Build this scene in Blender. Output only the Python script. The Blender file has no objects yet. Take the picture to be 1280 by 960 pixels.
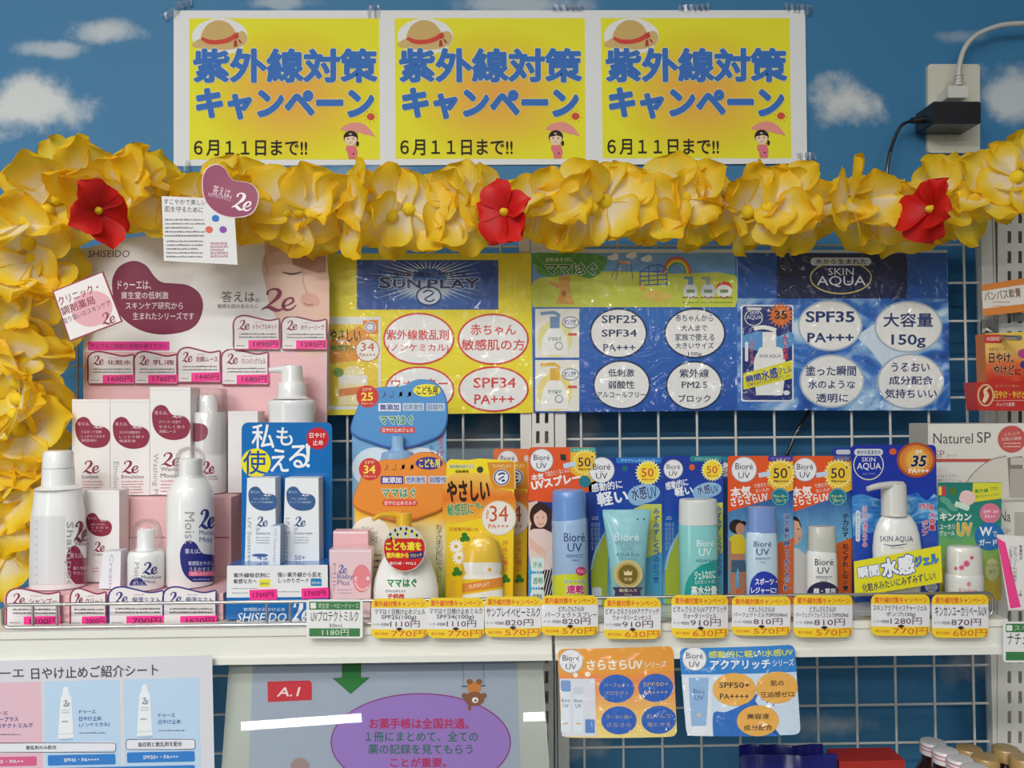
import bpy, bmesh, math, random
from math import sin, cos, pi, radians, sqrt, hypot, atan2
from mathutils import Vector, Matrix
random.seed(7)
S = bpy.context.scene
# ------------------------------------------------------------------ camera
FPX = 1040.0
CAM = Vector((0, 0, 1.45))
ROT = (Matrix.Rotation(radians(-1.0), 3, 'Z') @ Matrix.Rotation(radians(90 + 1.5), 3, 'X')
       @ Matrix.Rotation(radians(-0.47), 3, 'Z'))
cd = bpy.data.cameras.new('camera'); cam = bpy.data.objects.new('camera', cd)
S.collection.objects.link(cam); S.camera = cam
cam.matrix_world = Matrix.Translation(CAM) @ ROT.to_4x4()
cd.sensor_fit = 'HORIZONTAL'; cd.sensor_width = 36.0; cd.lens = 36.0 * FPX / 1280.0
cd.clip_start = 0.02; cd.clip_end = 60
# ------------------------------------------------------------------ world, lamps, exposure
w = bpy.data.worlds.new('world'); S.world = w; w.use_nodes = True
w.node_tree.nodes['Background'].inputs[0].default_value = (0.86, 0.93, 1.0, 1)
w.node_tree.nodes['Background'].inputs[1].default_value = 0.085
def tube_lamp(x, y, z, watts, length=1.25, width=0.17, rot=0.0, color=(1.0, 0.985, 0.95)):
    l = bpy.data.lights.new('fluorescent_tube', 'AREA'); l.shape = 'RECTANGLE'
    l.size = length; l.size_y = width; l.energy = watts; l.color = color
    o = bpy.data.objects.new('fluorescent_tube', l); S.collection.objects.link(o)
    o.location = (x, y, z); o.rotation_euler = (0, 0, rot)
    return o
tube_lamp(-0.95, -0.35, 2.62, 12)            # ceiling rows over the aisle
tube_lamp(0.30, -0.55, 2.62, 6)
tube_lamp(-2.3, -0.8, 2.62, 8)
tube_lamp(-0.9, -1.2, 2.62, 36)
tube_lamp(0.8, -1.6, 2.62, 7)
tube_lamp(-0.9, -2.7, 2.62, 46)
tube_lamp(0.7, -3.6, 2.62, 8)
for x, y, r in ((-2.18, -7.96, 16.5), (0.98, -7.85, 0)):      # far row, mirrored in the shiny cover under the shelf
    o = tube_lamp(x, y, 2.62, 10, 1.45, .09, 0); o.rotation_euler = (radians(62), 0, radians(180 + r) if False else radians(r))
o = tube_lamp(-3.6, -4.6, 1.25, 18, .9, 2.1, 0, (.9, .96, 1.0)); o.name = o.data.name = 'added_streak_light'; o.rotation_euler = (radians(90), 0, radians(-36))     # unseen area light, added for streaks on bottles and frontal fill
S.view_settings.view_transform = 'Standard'; S.view_settings.look = 'None'
S.view_settings.exposure = 0.3; S.view_settings.gamma = 1.0
S.view_settings.use_curve_mapping = False
# ------------------------------------------------------------------ pixel -> place
def ray(px, py):
    return ROT @ Vector(((px - 640) / FPX, -(py - 480) / FPX, -1.0))
def at(px, py, D):                       # the point seen at that pixel on the upright plane y = D
    d = ray(px, py); return CAM + d * (D / d.y)
def to_px(v):
    q = ROT.transposed() @ (Vector(v) - CAM)
    return 640 + FPX * q.x / -q.z, 480 - FPX * q.y / -q.z
D_WALL, D_GRID, D_LIP = 1.155, 1.07, 0.84
Z_SHELF = at(640, 781, D_LIP).z
def yz(px, D, z):                        # pixel row of height z at depth D
    p = at(px, 700, D); return to_px((p.x, D, z))[1]
def base_y(px, D):                       # pixel row where the shelf board lies at depth D
    p = at(px, 700, D); return to_px((p.x, D, Z_SHELF + .0012))[1]
STEP = 0.0001
def flat(D, tilt=0.0, turn=0.0, piv=(640, 480)):
    """A plane through the place seen at piv, D metres away; tilt leans its top back, turn yaws it (degrees)."""
    P0 = at(piv[0], piv[1], D)
    n = Matrix.Rotation(radians(turn), 3, 'Z') @ (Matrix.Rotation(radians(-tilt), 3, 'X') @ Vector((0, -1, 0)))
    def f(px, py, l):
        d = ray(px, py); t = (P0 - CAM).dot(n) / d.dot(n)
        return CAM + d * t + n * (l * STEP)
    f.n = n
    return f
def curl(D, piv, tilt=0.0, turn=0.0, amp=0.004, half=40.0, axis=0, sgn=1):
    """Like flat, with the sheet bowed gently along one direction."""
    g = flat(D, tilt, turn, piv)
    def f(px, py, l):
        t = ((px - piv[0]) if axis == 0 else (py - piv[1])) / half
        return g(px, py, l) + g.n * (amp * sgn * (1 - t * t))
    f.n = g.n; f.bend = True
    return f
# ------------------------------------------------------------------ materials
def lin(h):
    h = h.lstrip('#'); o = []
    for i in (0, 2, 4):
        c = int(h[i:i + 2], 16) / 255
        o.append(c / 12.92 if c <= 0.04045 else ((c + 0.055) / 1.055) ** 2.4)
    return (*o, 1.0)
_M = {}
FIN = {'paper': (0.75, 0.0), 'card': (0.5, 0.05), 'lam': (0.45, 1.0), 'plastic': (0.32, 0.3), 'gloss': (0.22, 0.6),
       'matte': (0.85, 0.0), 'cloth': (0.8, 0.0), 'metal': (0.34, 0.0), 'tag': (0.45, 0.6)}
def nn(nt, kind, **kw):
    n = nt.nodes.new(kind)
    for k, v in kw.items(): setattr(n, k, v)
    return n
def M(col, fin='paper'):
    if not isinstance(col, str): return col
    k = (col, fin)
    if k in _M: return _M[k]
    m = bpy.data.materials.new(f'{fin}_{col}'); m.use_nodes = True; nt = m.node_tree
    b = nt.nodes['Principled BSDF']; b.inputs['Base Color'].default_value = lin(col)
    finish(nt, b, fin); m.diffuse_color = lin(col)
    _M[k] = m
    return m
def finish(nt, b, fin):
    r, c = FIN[fin]
    b.inputs['Roughness'].default_value = r
    if c: b.inputs['Coat Weight'].default_value = c; b.inputs['Coat Roughness'].default_value = 0.12
    if fin == 'metal': b.inputs['Metallic'].default_value = 1.0
    if fin in ('lam', 'tag'):                    # crinkled clear film over the print
        b.inputs['Coat Roughness'].default_value = 0.06
        co = nn(nt, 'ShaderNodeTexCoord'); no = nn(nt, 'ShaderNodeTexNoise'); bu = nn(nt, 'ShaderNodeBump')
        no.inputs['Scale'].default_value = 30 if fin == 'lam' else 15; no.inputs['Detail'].default_value = 1.4
        no.inputs['Roughness'].default_value = 0.55; no.inputs['Distortion'].default_value = 1.6
        bu.inputs['Strength'].default_value = 1.0; bu.inputs['Distance'].default_value = 0.022 if fin == 'lam' else .012
        nt.links.new(co.outputs['Object'], no.inputs['Vector']); nt.links.new(no.outputs['Fac'], bu.inputs['Height'])
        nt.links.new(bu.outputs['Normal'], b.inputs['Coat Normal'])
    elif fin in ('paper', 'card'):
        co = nn(nt, 'ShaderNodeTexCoord'); no = nn(nt, 'ShaderNodeTexNoise'); bu = nn(nt, 'ShaderNodeBump')
        no.inputs['Scale'].default_value = 9; no.inputs['Detail'].default_value = 2
        bu.inputs['Strength'].default_value = 0.05; bu.inputs['Distance'].default_value = 0.02
        nt.links.new(co.outputs['Object'], no.inputs['Vector']); nt.links.new(no.outputs['Fac'], bu.inputs['Height'])
        nt.links.new(bu.outputs['Normal'], b.inputs['Normal'])
def ramp_mat(name, stops, mode='v', fin='card', noise=0.0, nscale=6.0, c=(0.5, 0.5), contrast=1.0):
    """A printed colour blend over the shape's own 0..1 box: v (top to bottom), u (left to right), r (from a centre), n (blotches)."""
    m = bpy.data.materials.new(name); m.use_nodes = True; nt = m.node_tree; L = nt.links.new
    b = nt.nodes['Principled BSDF']; finish(nt, b, fin)
    uv = nn(nt, 'ShaderNodeUVMap', uv_map='UVMap'); rp = nn(nt, 'ShaderNodeValToRGB')
    cr = rp.color_ramp
    while len(cr.elements) < len(stops): cr.elements.new(0.5)
    for e, (p, col) in zip(cr.elements, stops): e.position = p; e.color = lin(col)
    if mode in 'uv':
        sp = nn(nt, 'ShaderNodeSeparateXYZ'); L(uv.outputs[0], sp.inputs[0]); fac = sp.outputs[0 if mode == 'u' else 1]
    elif mode == 'r':
        d = nn(nt, 'ShaderNodeVectorMath', operation='DISTANCE'); L(uv.outputs[0], d.inputs[0]); d.inputs[1].default_value = (c[0], c[1], 0)
        mu = nn(nt, 'ShaderNodeMath', operation='MULTIPLY'); L(d.outputs['Value'], mu.inputs[0]); mu.inputs[1].default_value = 2.0; fac = mu.outputs[0]
    if mode == 'n' or noise:
        no = nn(nt, 'ShaderNodeTexNoise'); L(uv.outputs[0], no.inputs['Vector']); no.inputs['Scale'].default_value = nscale
        no.inputs['Detail'].default_value = 4; no.inputs['Distortion'].default_value = contrast
        if mode == 'n': fac = no.outputs['Fac']
        else:
            s1 = nn(nt, 'ShaderNodeMath', operation='MULTIPLY_ADD'); L(no.outputs['Fac'], s1.inputs[0]); s1.inputs[1].default_value = noise
            s2 = nn(nt, 'ShaderNodeMath', operation='SUBTRACT'); L(fac, s2.inputs[0]); s2.inputs[1].default_value = noise / 2
            L(s2.outputs[0], s1.inputs[2]); fac = s1.outputs[0]
    L(fac, rp.inputs[0]); L(rp.outputs[0], b.inputs['Base Color'])
    return m
def clear_mat(name, tint='FFFFFF', amount=1.0, rough=0.06, body=0.0):
    """Clear plastic: lets light straight through, mirrors the lamps at its surface."""
    m = bpy.data.materials.new(name); m.use_nodes = True; nt = m.node_tree; L = nt.links.new
    nt.nodes.remove(nt.nodes['Principled BSDF'])
    tr = nn(nt, 'ShaderNodeBsdfTransparent'); tr.inputs[0].default_value = lin(tint)
    gl = nn(nt, 'ShaderNodeBsdfGlossy'); gl.inputs['Roughness'].default_value = rough
    fr = nn(nt, 'ShaderNodeFresnel'); fr.inputs[0].default_value = 1.45
    mu = nn(nt, 'ShaderNodeMath', operation='MULTIPLY'); L(fr.outputs[0], mu.inputs[0]); mu.inputs[1].default_value = amount
    mx = nn(nt, 'ShaderNodeMixShader'); L(mu.outputs[0], mx.inputs[0]); L(tr.outputs[0], mx.inputs[1]); L(gl.outputs[0], mx.inputs[2])
    out = mx
    if body:
        df = nn(nt, 'ShaderNodeBsdfDiffuse'); df.inputs[0].default_value = (0.8, 0.8, 0.8, 1)
        m2 = nn(nt, 'ShaderNodeMixShader'); m2.inputs[0].default_value = body; L(mx.outputs[0], m2.inputs[1]); L(df.outputs[0], m2.inputs[2]); out = m2
    L(out.outputs[0], nt.nodes['Material Output'].inputs[0])
    return m
CLEAR = clear_mat('clear_plastic', amount=.5, body=.02)
FROST = clear_mat('frosted_clear_plastic', amount=.5, body=0.06)
# ------------------------------------------------------------------ mesh building
class MB:
    """Collects geometry in world space for ONE mesh object."""
    def __init__(s): s.bm = bmesh.new(); s.uv = s.bm.loops.layers.uv.new('UVMap'); s.mats = []
    def mi(s, m):
        if m not in s.mats: s.mats.append(m)
        return s.mats.index(m)
    def add(s, vs, fs, m, smooth=False, uvs=None):
        i = s.mi(m); v = [s.bm.verts.new(p) for p in vs]
        for f in fs:
            try: q = s.bm.faces.new([v[k] for k in f])
            except ValueError: continue
            q.material_index = i; q.smooth = smooth
            if uvs:
                for lp, k in zip(q.loops, f): lp[s.uv].uv = uvs[k]
        return v
    def box(s, lo, hi, m, bev=0.0):
        x0, y0, z0 = lo; x1, y1, z1 = hi
        vs = [(x, y, z) for x in (x0, x1) for y in (y0, y1) for z in (z0, z1)]
        fs = [(0, 1, 3, 2), (4, 6, 7, 5), (0, 4, 5, 1), (2, 3, 7, 6), (0, 2, 6, 4), (1, 5, 7, 3)]
        v = s.add(vs, fs, m)
        if bev:
            es = {e for q in v for e in q.link_edges}
            bmesh.ops.bevel(s.bm, geom=list(es), offset=bev, segments=2, affect='EDGES', profile=0.5)
    def tube(s, pts, r, m, seg=8, closed=False):
        pts = [Vector(p) for p in pts]; n = len(pts); rings = []; up = Vector((0.13, 0.31, 0.94))
        for i, p in enumerate(pts):
            a = pts[(i - 1) % n] if (closed or i) else p; b = pts[(i + 1) % n] if (closed or i < n - 1) else p
            d = (b - a).normalized()
            u = d.cross(up)
            if u.length < 1e-3: u = d.cross(Vector((1, 0, 0)))
            u.normalize(); v = d.cross(u)
            rr = r[i] if isinstance(r, (list, tuple)) else r
            rings.append([p + (u * cos(2 * pi * k / seg) + v * sin(2 * pi * k / seg)) * rr for k in range(seg)])
        vs = [q for g in rings for q in g]; fs = []
        for i in range(n if closed else n - 1):
            j = (i + 1) % n
            for k in range(seg): fs.append((i * seg + k, i * seg + (k + 1) % seg, j * seg + (k + 1) % seg, j * seg + k))
        if not closed: fs += [tuple(range(seg))[::-1], tuple((n - 1) * seg + k for k in range(seg))]
        s.add(vs, fs, m, True)
    def rings(s, ax, ay, prof, m, ey=1.0, seg=40, a0=0.0, a1=2 * pi, cap=True):
        """prof: (z, r) downwards; a turned body round a vertical axis, flattened front to back by ey."""
        full = abs(a1 - a0 - 2 * pi) < 1e-6; n = seg if full else seg + 1; vs = []; fs = []
        for z, r in prof:
            for k in range(n):
                a = a0 + (a1 - a0) * k / seg; vs.append((ax + r * sin(a), ay - r * ey * cos(a), z))
        for i in range(len(prof) - 1):
            for k in range(n if full else n - 1):
                q = (k + 1) % n; fs.append((i * n + k, i * n + q, (i + 1) * n + q, (i + 1) * n + k))
        if full and cap:
            fs.append(tuple(range(n))); fs.append(tuple((len(prof) - 1) * n + k for k in range(n))[::-1])
        s.add(vs, fs, m, True)
    def done(s, name):
        bmesh.ops.recalc_face_normals(s.bm, faces=[f for f in s.bm.faces if f.smooth])
        me = bpy.data.meshes.new(name); s.bm.to_mesh(me); s.bm.free()
        for m in s.mats: me.materials.append(m)
        if any(p.use_smooth for p in me.polygons): me.set_sharp_from_angle(angle=radians(38))
        o = bpy.data.objects.new(name, me); S.collection.objects.link(o)
        return o
def smooth_path(pts, n=5, closed=False):
    P = [Vector(p) for p in pts]; N = len(P); out = []
    for i in range(N if closed else N - 1):
        g = lambda k: P[k % N] if closed else P[max(0, min(N - 1, k))]
        p0, p1, p2, p3 = g(i - 1), g(i), g(i + 1), g(i + 2)
        for k in range(n):
            t = k / n
            out.append(0.5 * ((2 * p1) + (p2 - p0) * t + (2 * p0 - 5 * p1 + 4 * p2 - p3) * t * t + (3 * p1 - p0 - 3 * p2 + p3) * t ** 3))
    if not closed: out.append(P[-1])
    return out
_fc = bpy.data.curves.new('type', 'FONT'); _fo = bpy.data.objects.new('type', _fc); _gl = {}
def glyphs(t, bold, shear, res):
    """Outline lettering; bold is a pen of that half width run round every outline (in type-size units)."""
    k = (t, bold, shear, res)
    if k not in _gl:
        _fc.body = t; _fc.shear = shear; _fc.resolution_u = res
        me = _fo.to_mesh(); vs = [(v.co.x, v.co.y) for v in me.vertices]; fs = [tuple(p.vertices) for p in me.polygons]; _fo.to_mesh_clear()
        if bold > .002:
            cnt = {}
            for f in fs:
                for i in range(len(f)):
                    e = (f[i], f[(i + 1) % len(f)]); e = e if e[0] < e[1] else (e[1], e[0]); cnt[e] = cnt.get(e, 0) + 1
            rim = [e for e, c in cnt.items() if c == 1]; m = {3: 6, 4: 8}.get(res, 0)
            for (i, j) in rim:
                (x0, y0), (x1, y1) = vs[i][:2], vs[j][:2]; d = hypot(x1 - x0, y1 - y0)
                if d < 1e-6: continue
                ux, uy = (x1 - x0) / d * bold, (y1 - y0) / d * bold; n = len(vs); q = 0 if m else .5; z = -.1 - .6 * random.random()
                vs += [(x0 - ux * q - uy, y0 - uy * q + ux, z), (x1 + ux * q - uy, y1 + uy * q + ux, z), (x1 + ux * q + uy, y1 + uy * q - ux, z), (x0 - ux * q + uy, y0 - uy * q - ux, z)]
                fs.append((n, n + 1, n + 2, n + 3))
            for i in ({i for e in rim for i in e} if m else ()):
                n = len(vs); z = -.1 - .6 * random.random(); x, y = vs[i][:2]
                vs += [(x + bold * cos(2 * pi * k / m), y + bold * sin(2 * pi * k / m), z) for k in range(m)]; fs.append(tuple(range(n, n + m)))
        xs = [v[0] for v in vs] or [0]; ys = [v[1] for v in vs] or [0]
        _gl[k] = (vs, fs, min(xs), max(xs), min(ys), max(ys))
    return _gl[k]
BEAN = [(.0, .335), (.02, .19), (.095, .062), (.24, 0), (.375, .062), (.463, .208), (.55, .292), (.685, .307), (.83, .33), (.95, .427), (1, .59),
        (.965, .79), (.876, .92), (.714, .985), (.507, 1), (.30, .938), (.124, .79), (.03, .59)]
BEAN = [tuple(p) for p in smooth_path([(x, y, 0) for x, y in BEAN], 3, True)]
class Art:
    """Print drawn in photograph pixels on a real surface: every point is mapped by surf(px, py, layer) to its place on that sheet."""
    def __init__(s, surf, fin='card', cuts=0.0):
        s.f = surf; s.fin = fin; s.bm = bmesh.new(); s.uv = s.bm.loops.layers.uv.new('UVMap'); s.mats = []; s.cuts = cuts; s.n = 0; s.bot = None
    def raw(s, vs, fs, col, l, smooth=False, box=None):
        m = M(col, s.fin)
        if m not in s.mats: s.mats.append(m)
        s.n += 1; up = .012 * s.n if l or any(len(p) > 2 and p[2] > 0 for p in vs[:1]) else 0
        i = s.mats.index(m); v = [s.bm.verts.new((p[0], p[1], (p[2] if l is None else l) + up)) for p in vs]
        xs = [p[0] for p in vs]; ys = [p[1] for p in vs]
        x0, x1, y0, y1 = box or (min(xs), max(xs), min(ys), max(ys)); dx = (x1 - x0) or 1; dy = (y1 - y0) or 1
        for f in fs:
            try: q = s.bm.faces.new([v[k] for k in f])
            except ValueError: continue
            q.material_index = i; q.smooth = smooth
            for lp, k in zip(q.loops, f): lp[s.uv].uv = ((vs[k][0] - x0) / dx, (y1 - vs[k][1]) / dy)
    def base(s, pts, thick, col, edge=None):
        """The sheet or box itself: outline pts, thick metres deep behind the drawn face."""
        n = len(pts); L = -thick / STEP
        s.raw(pts, [tuple(range(n))], col, 0)
        vs = [(x, y, 0) for x, y in pts] + [(x, y, L) for x, y in pts]
        s.raw(vs, [(i, (i + 1) % n, n + (i + 1) % n, n + i) for i in range(n)] + [tuple(range(2 * n - 1, n - 1, -1))], edge or col, None)
    def p(s, pts, col, l=1): s.raw([(q[0], q[1]) for q in pts], [tuple(range(len(pts)))], col, l)
    def q(s, x0, y0, x1, y1, rad=0, rot=0.0):
        if rad:
            pts = []
            for cx, cy, a in ((x1 - rad, y0 + rad, -90), (x1 - rad, y1 - rad, 0), (x0 + rad, y1 - rad, 90), (x0 + rad, y0 + rad, 180)):
                for k in range(5): t = radians(a + 22.5 * k); pts.append((cx + rad * cos(t), cy + rad * sin(t)))
        else: pts = [(x0, y0), (x1, y0), (x1, y1), (x0, y1)]
        return turn(pts, (x0 + x1) / 2, (y0 + y1) / 2, rot)
    def r(s, x0, y0, x1, y1, col, l=1, rad=0, rot=0.0): s.p(s.q(x0, y0, x1, y1, rad, rot), col, l)
    def e(s, cx, cy, rx, ry, col, l=1, rot=0.0, n=28): s.p(turn([(cx + rx * cos(2 * pi * k / n), cy + ry * sin(2 * pi * k / n)) for k in range(n)], cx, cy, rot), col, l)
    def ring(s, cx, cy, rx, ry, wd, col, l=2, n=36):
        s.s([(cx + rx * cos(2 * pi * k / n), cy + ry * sin(2 * pi * k / n)) for k in range(n + 1)], wd, col, l)
    def box(s, x0, y0, x1, y1, wd, col, l=2, rad=0):
        p = s.q(x0, y0, x1, y1, rad); s.s(p + [p[0], p[1]], wd, col, l)
    def s(s, pts, wd, col, l=2, sm=0):
        """A pen stroke; wd is one width or a width per point."""
        ws = list(wd) if isinstance(wd, (list, tuple)) else [wd] * len(pts)
        P = [(p[0], p[1], q) for p, q in zip(pts, ws)]
        if sm: P = [tuple(p) for p in smooth_path(P, sm)]
        n = len(P); a = []; b = []
        for i in range(n):
            x0, y0 = P[max(0, i - 1)][:2]; x1, y1 = P[min(n - 1, i + 1)][:2]; d = hypot(x1 - x0, y1 - y0) or 1
            h = max(P[i][2], .05) / 2; nx, ny = -(y1 - y0) / d * h, (x1 - x0) / d * h
            a.append((P[i][0] + nx, P[i][1] + ny)); b.append((P[i][0] - nx, P[i][1] - ny))
        s.raw(a + b, [(i, i + 1, n + i + 1, n + i) for i in range(n - 1)], col, l)
    def t(s, txt, x0, y0, x1, y1, col, b=0.013, rot=0.0, sh=0.0, l=4, out=None, ow=0.03):
        """Lettering fitted to the box x0..x1, y0..y1."""
        h = abs(y1 - y0); res = 4 if h > 22 else (3 if h > 12 else 2)
        vs, fs, ax, bx, ay, by = glyphs(txt, b, sh, res)
        kx = (x1 - x0) / ((bx - ax) or 1); ky = (y1 - y0) / ((by - ay) or 1); c = ((x0 + x1) / 2, (y0 + y1) / 2)
        put = lambda vs, L: [(p[0], p[1], L + (v[2] if len(v) > 2 else 0)) for p, v in zip(turn([(x0 + (v[0] - ax) * kx, y1 - (v[1] - ay) * ky) for v in vs], c[0], c[1], rot), vs)]
        if out:
            g = glyphs(txt, b + ow, sh, res); s.raw(put(g[0], l - 1), g[1], out, None)
        s.raw(put(vs, l), fs, col, None)
    def tr(s, txt, cx, cy, length, height, col, b=0.013, rot=0.0, sh=0.0, l=4, out=None, ow=0.03):
        s.t(txt, cx - length / 2, cy - height / 2, cx + length / 2, cy + height / 2, col, b, rot, sh, l, out, ow)
    def vt(s, txt, x0, y0, x1, y1, col, b=0.01, l=4, out=None, ow=.03):
        n = len(txt); h = (y1 - y0) / n
        for i, ch in enumerate(txt):
            g = 0.06 * h; ya = y0 + i * h + g; yb = y0 + (i + 1) * h - g
            if ch in 'ーー':
                s.r((x0 + x1) / 2 - .06 * (x1 - x0), ya, (x0 + x1) / 2 + .06 * (x1 - x0), yb, col, l); continue
            if ch in '、。': s.t(ch, x0 + .6 * (x1 - x0), ya, x1, ya + h * .3, col, b, l=l); continue
            k = 0.18 * (x1 - x0) if ch in 'りいしっゃょ' else 0
            s.t(ch, x0 + k, ya, x1 - k, yb, col, b, l=l, out=out, ow=ow)
    def fine(s, x0, y0, x1, y1, n, col, l=3, fill=0.42):
        """Lines of print too small to read in the photograph."""
        h = (y1 - y0) / n
        for i in range(n):
            x = x0; ya = y0 + i * h + h * (1 - fill) / 2; end = x1 - (random.random() * .3 * (x1 - x0) if n > 1 and i % 3 == 2 else 0)
            while x < end - .5:
                g = random.uniform(.5, 1.5) * max(h * fill, .8); s.r(x, ya + random.random() * .2 * h, min(x + g, end), ya + h * fill, col, l); x += g + .35 * h * fill
    def bean(s, x0, y0, x1, y1, col, l=1, rot=0.0):
        s.p(turn([(x0 + u * (x1 - x0), y0 + v * (y1 - y0)) for u, v, *_ in BEAN], (x0 + x1) / 2, (y0 + y1) / 2, rot), col, l)
    def two_e(s, x0, y0, x1, y1, col, l=4, k=1.0, rot=0.0):
        W, H = x1 - x0, y1 - y0; c = ((x0 + x1) / 2, (y0 + y1) / 2)
        T = lambda P: turn([(x0 + a * W, y0 + b * H) for a, b in P], c[0], c[1], rot)
        q = H * .11 * k
        s.s(T([(.20, .27), (.19, .16), (.28, .04), (.42, .02), (.52, .12), (.50, .32), (.36, .56), (.17, .80), (.02, .97)]), [q * 1.3, q * .8, q * .6, q, q * 1.7, q * 1.8, q * 1.1, q * .6, q * .3], col, l, 4)
        s.s(T([(.02, .97), (.12, .86), (.24, .84), (.36, .93), (.48, .98), (.60, .92), (.66, .80)]), [q * .3, q * .8, q * 1.5, q * 1.7, q * 1.2, q * .6, q * .4], col, l, 4)
        s.s(T([(.62, .80), (.78, .72), (.90, .58), (.88, .44), (.78, .43), (.67, .56), (.62, .76), (.67, .93), (.79, .96), (.91, .86), (.99, .72)]), [q * .4, q * .6, q * .9, q * 1.0, q * .7, q * 1.2, q * 1.5, q * 1.2, q * .8, q * .6, q * .3], col, l, 4)
    def burst(s, cx, cy, r1, r2, n, col, l=1):
        s.p([(cx + (r1 if k % 2 == 0 else r2) * cos(pi * k / n), cy + (r1 if k % 2 == 0 else r2) * sin(pi * k / n)) for k in range(2 * n)], col, l)
    def into(s, mb, n_cut=None):
        xs = [v.co.x for v in s.bm.verts]
        if not xs: return
        if s.cuts:
            cuts = s.cuts; bmesh.ops.triangulate(s.bm, faces=[f for f in s.bm.faces if len(f.verts) > 4])
            if not isinstance(cuts, list):
                cuts = []; x = min(xs) + s.cuts
                while x < max(xs): cuts.append(x); x += s.cuts
            geo = lambda: s.bm.verts[:] + s.bm.edges[:] + s.bm.faces[:]
            if isinstance(s.cuts, list):             # nothing beyond the body's outline
                bmesh.ops.bisect_plane(s.bm, geom=geo(), plane_co=(cuts[-1], 0, 0), plane_no=(1, 0, 0), dist=1e-5, clear_outer=True)
                bmesh.ops.bisect_plane(s.bm, geom=geo(), plane_co=(cuts[-2], 0, 0), plane_no=(-1, 0, 0), dist=1e-5, clear_outer=True); cuts = cuts[:-2]
                bmesh.ops.bisect_plane(s.bm, geom=geo(), plane_co=(0, s.bot, 0), plane_no=(0, 1, 0), dist=1e-5, clear_outer=True)
            for x in cuts: bmesh.ops.bisect_plane(s.bm, geom=geo(), plane_co=(x, 0, 0), plane_no=(1, 0, 0), dist=1e-5)
        s.bm.faces.index_update(); front = [all(v.co.z >= 0 for v in f.verts) for f in s.bm.faces]
        for v in s.bm.verts: v.co = s.f(v.co.x, v.co.y, v.co.z)
        s.bm.verts.index_update(); nv = [mb.bm.verts.new(v.co) for v in s.bm.verts]
        for f in s.bm.faces:
            try: q = mb.bm.faces.new([nv[v.index] for v in f.verts])
            except ValueError: continue
            q.material_index = mb.mi(s.mats[f.material_index]); q.smooth = f.smooth
            if front[f.index]:
                q.normal_update()
                if q.normal.dot(CAM - q.calc_center_median()) < 0: q.normal_flip()
            for b in f.loops:
                for a in q.loops:
                    if a.vert is nv[b.vert.index]: a[mb.uv].uv = b[s.uv].uv
        s.bm.free()
    def done(s, name): mb = MB(); s.into(mb); return mb.done(name)
def turn(pts, cx, cy, deg):
    """Rotate in the picture; positive turns clockwise."""
    if not deg: return pts
    c, n = cos(radians(deg)), sin(radians(deg))
    return [(cx + (x - cx) * c - (y - cy) * n, cy + (x - cx) * n + (y - cy) * c) for x, y in [(p[0], p[1]) for p in pts]]
# ------------------------------------------------------------------ things and parts
def wbounds(objs):
    lo = Vector((1e9,) * 3); hi = Vector((-1e9,) * 3)
    for o in objs:
        for v in o.data.vertices:
            for i in range(3): lo[i] = min(lo[i], v.co[i]); hi[i] = max(hi[i], v.co[i])
    return lo, hi
def tag(o, label, cat, group=None, kind=None):
    o['label'] = label; o['category'] = cat
    if group: o['group'] = group
    if kind: o['kind'] = kind
    return o
def rebase(o, L):
    o.data.transform(Matrix.Translation(-L))
def single(o, label, cat, group=None):
    """A thing that is one mesh: its origin goes to its base."""
    lo, hi = wbounds([o]); L = Vector(((lo.x + hi.x) / 2, (lo.y + hi.y) / 2, lo.z)); rebase(o, L); o.location = L
    return tag(o, label, cat, group)
def thing(name, label, cat, parts, group=None):
    """parts: mesh objects in world space, or (mesh object, [its sub-part mesh objects]). An Empty at the base parents them."""
    flatl = []
    for p in parts: flatl += [p] if not isinstance(p, tuple) else [p[0], *p[1]]
    lo, hi = wbounds(flatl); L = Vector(((lo.x + hi.x) / 2, (lo.y + hi.y) / 2, lo.z))
    e = bpy.data.objects.new(name, None); S.collection.objects.link(e); e.empty_display_size = 0.03; e.location = L
    for o in flatl: rebase(o, L)
    for p in parts:
        if isinstance(p, tuple):
            p[0].parent = e
            for c in p[1]: c.parent = p[0]
        else: p.parent = e
    return tag(e, label, cat, group)
def struct(o): o['kind'] = 'structure'; return o
# ------------------------------------------------------------------ card standing on the shelf
def card_outline(x0, y0, x1, Dc, rad=5, dx=0.0):
    yb = base_y((x0 + x1) / 2, Dc); q = Art.q(None, x0, y0, x1, y0 + 60, rad); return q[:5] + [(x1 + dx, yb), (x0 + dx, yb)] + q[15:]
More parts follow.
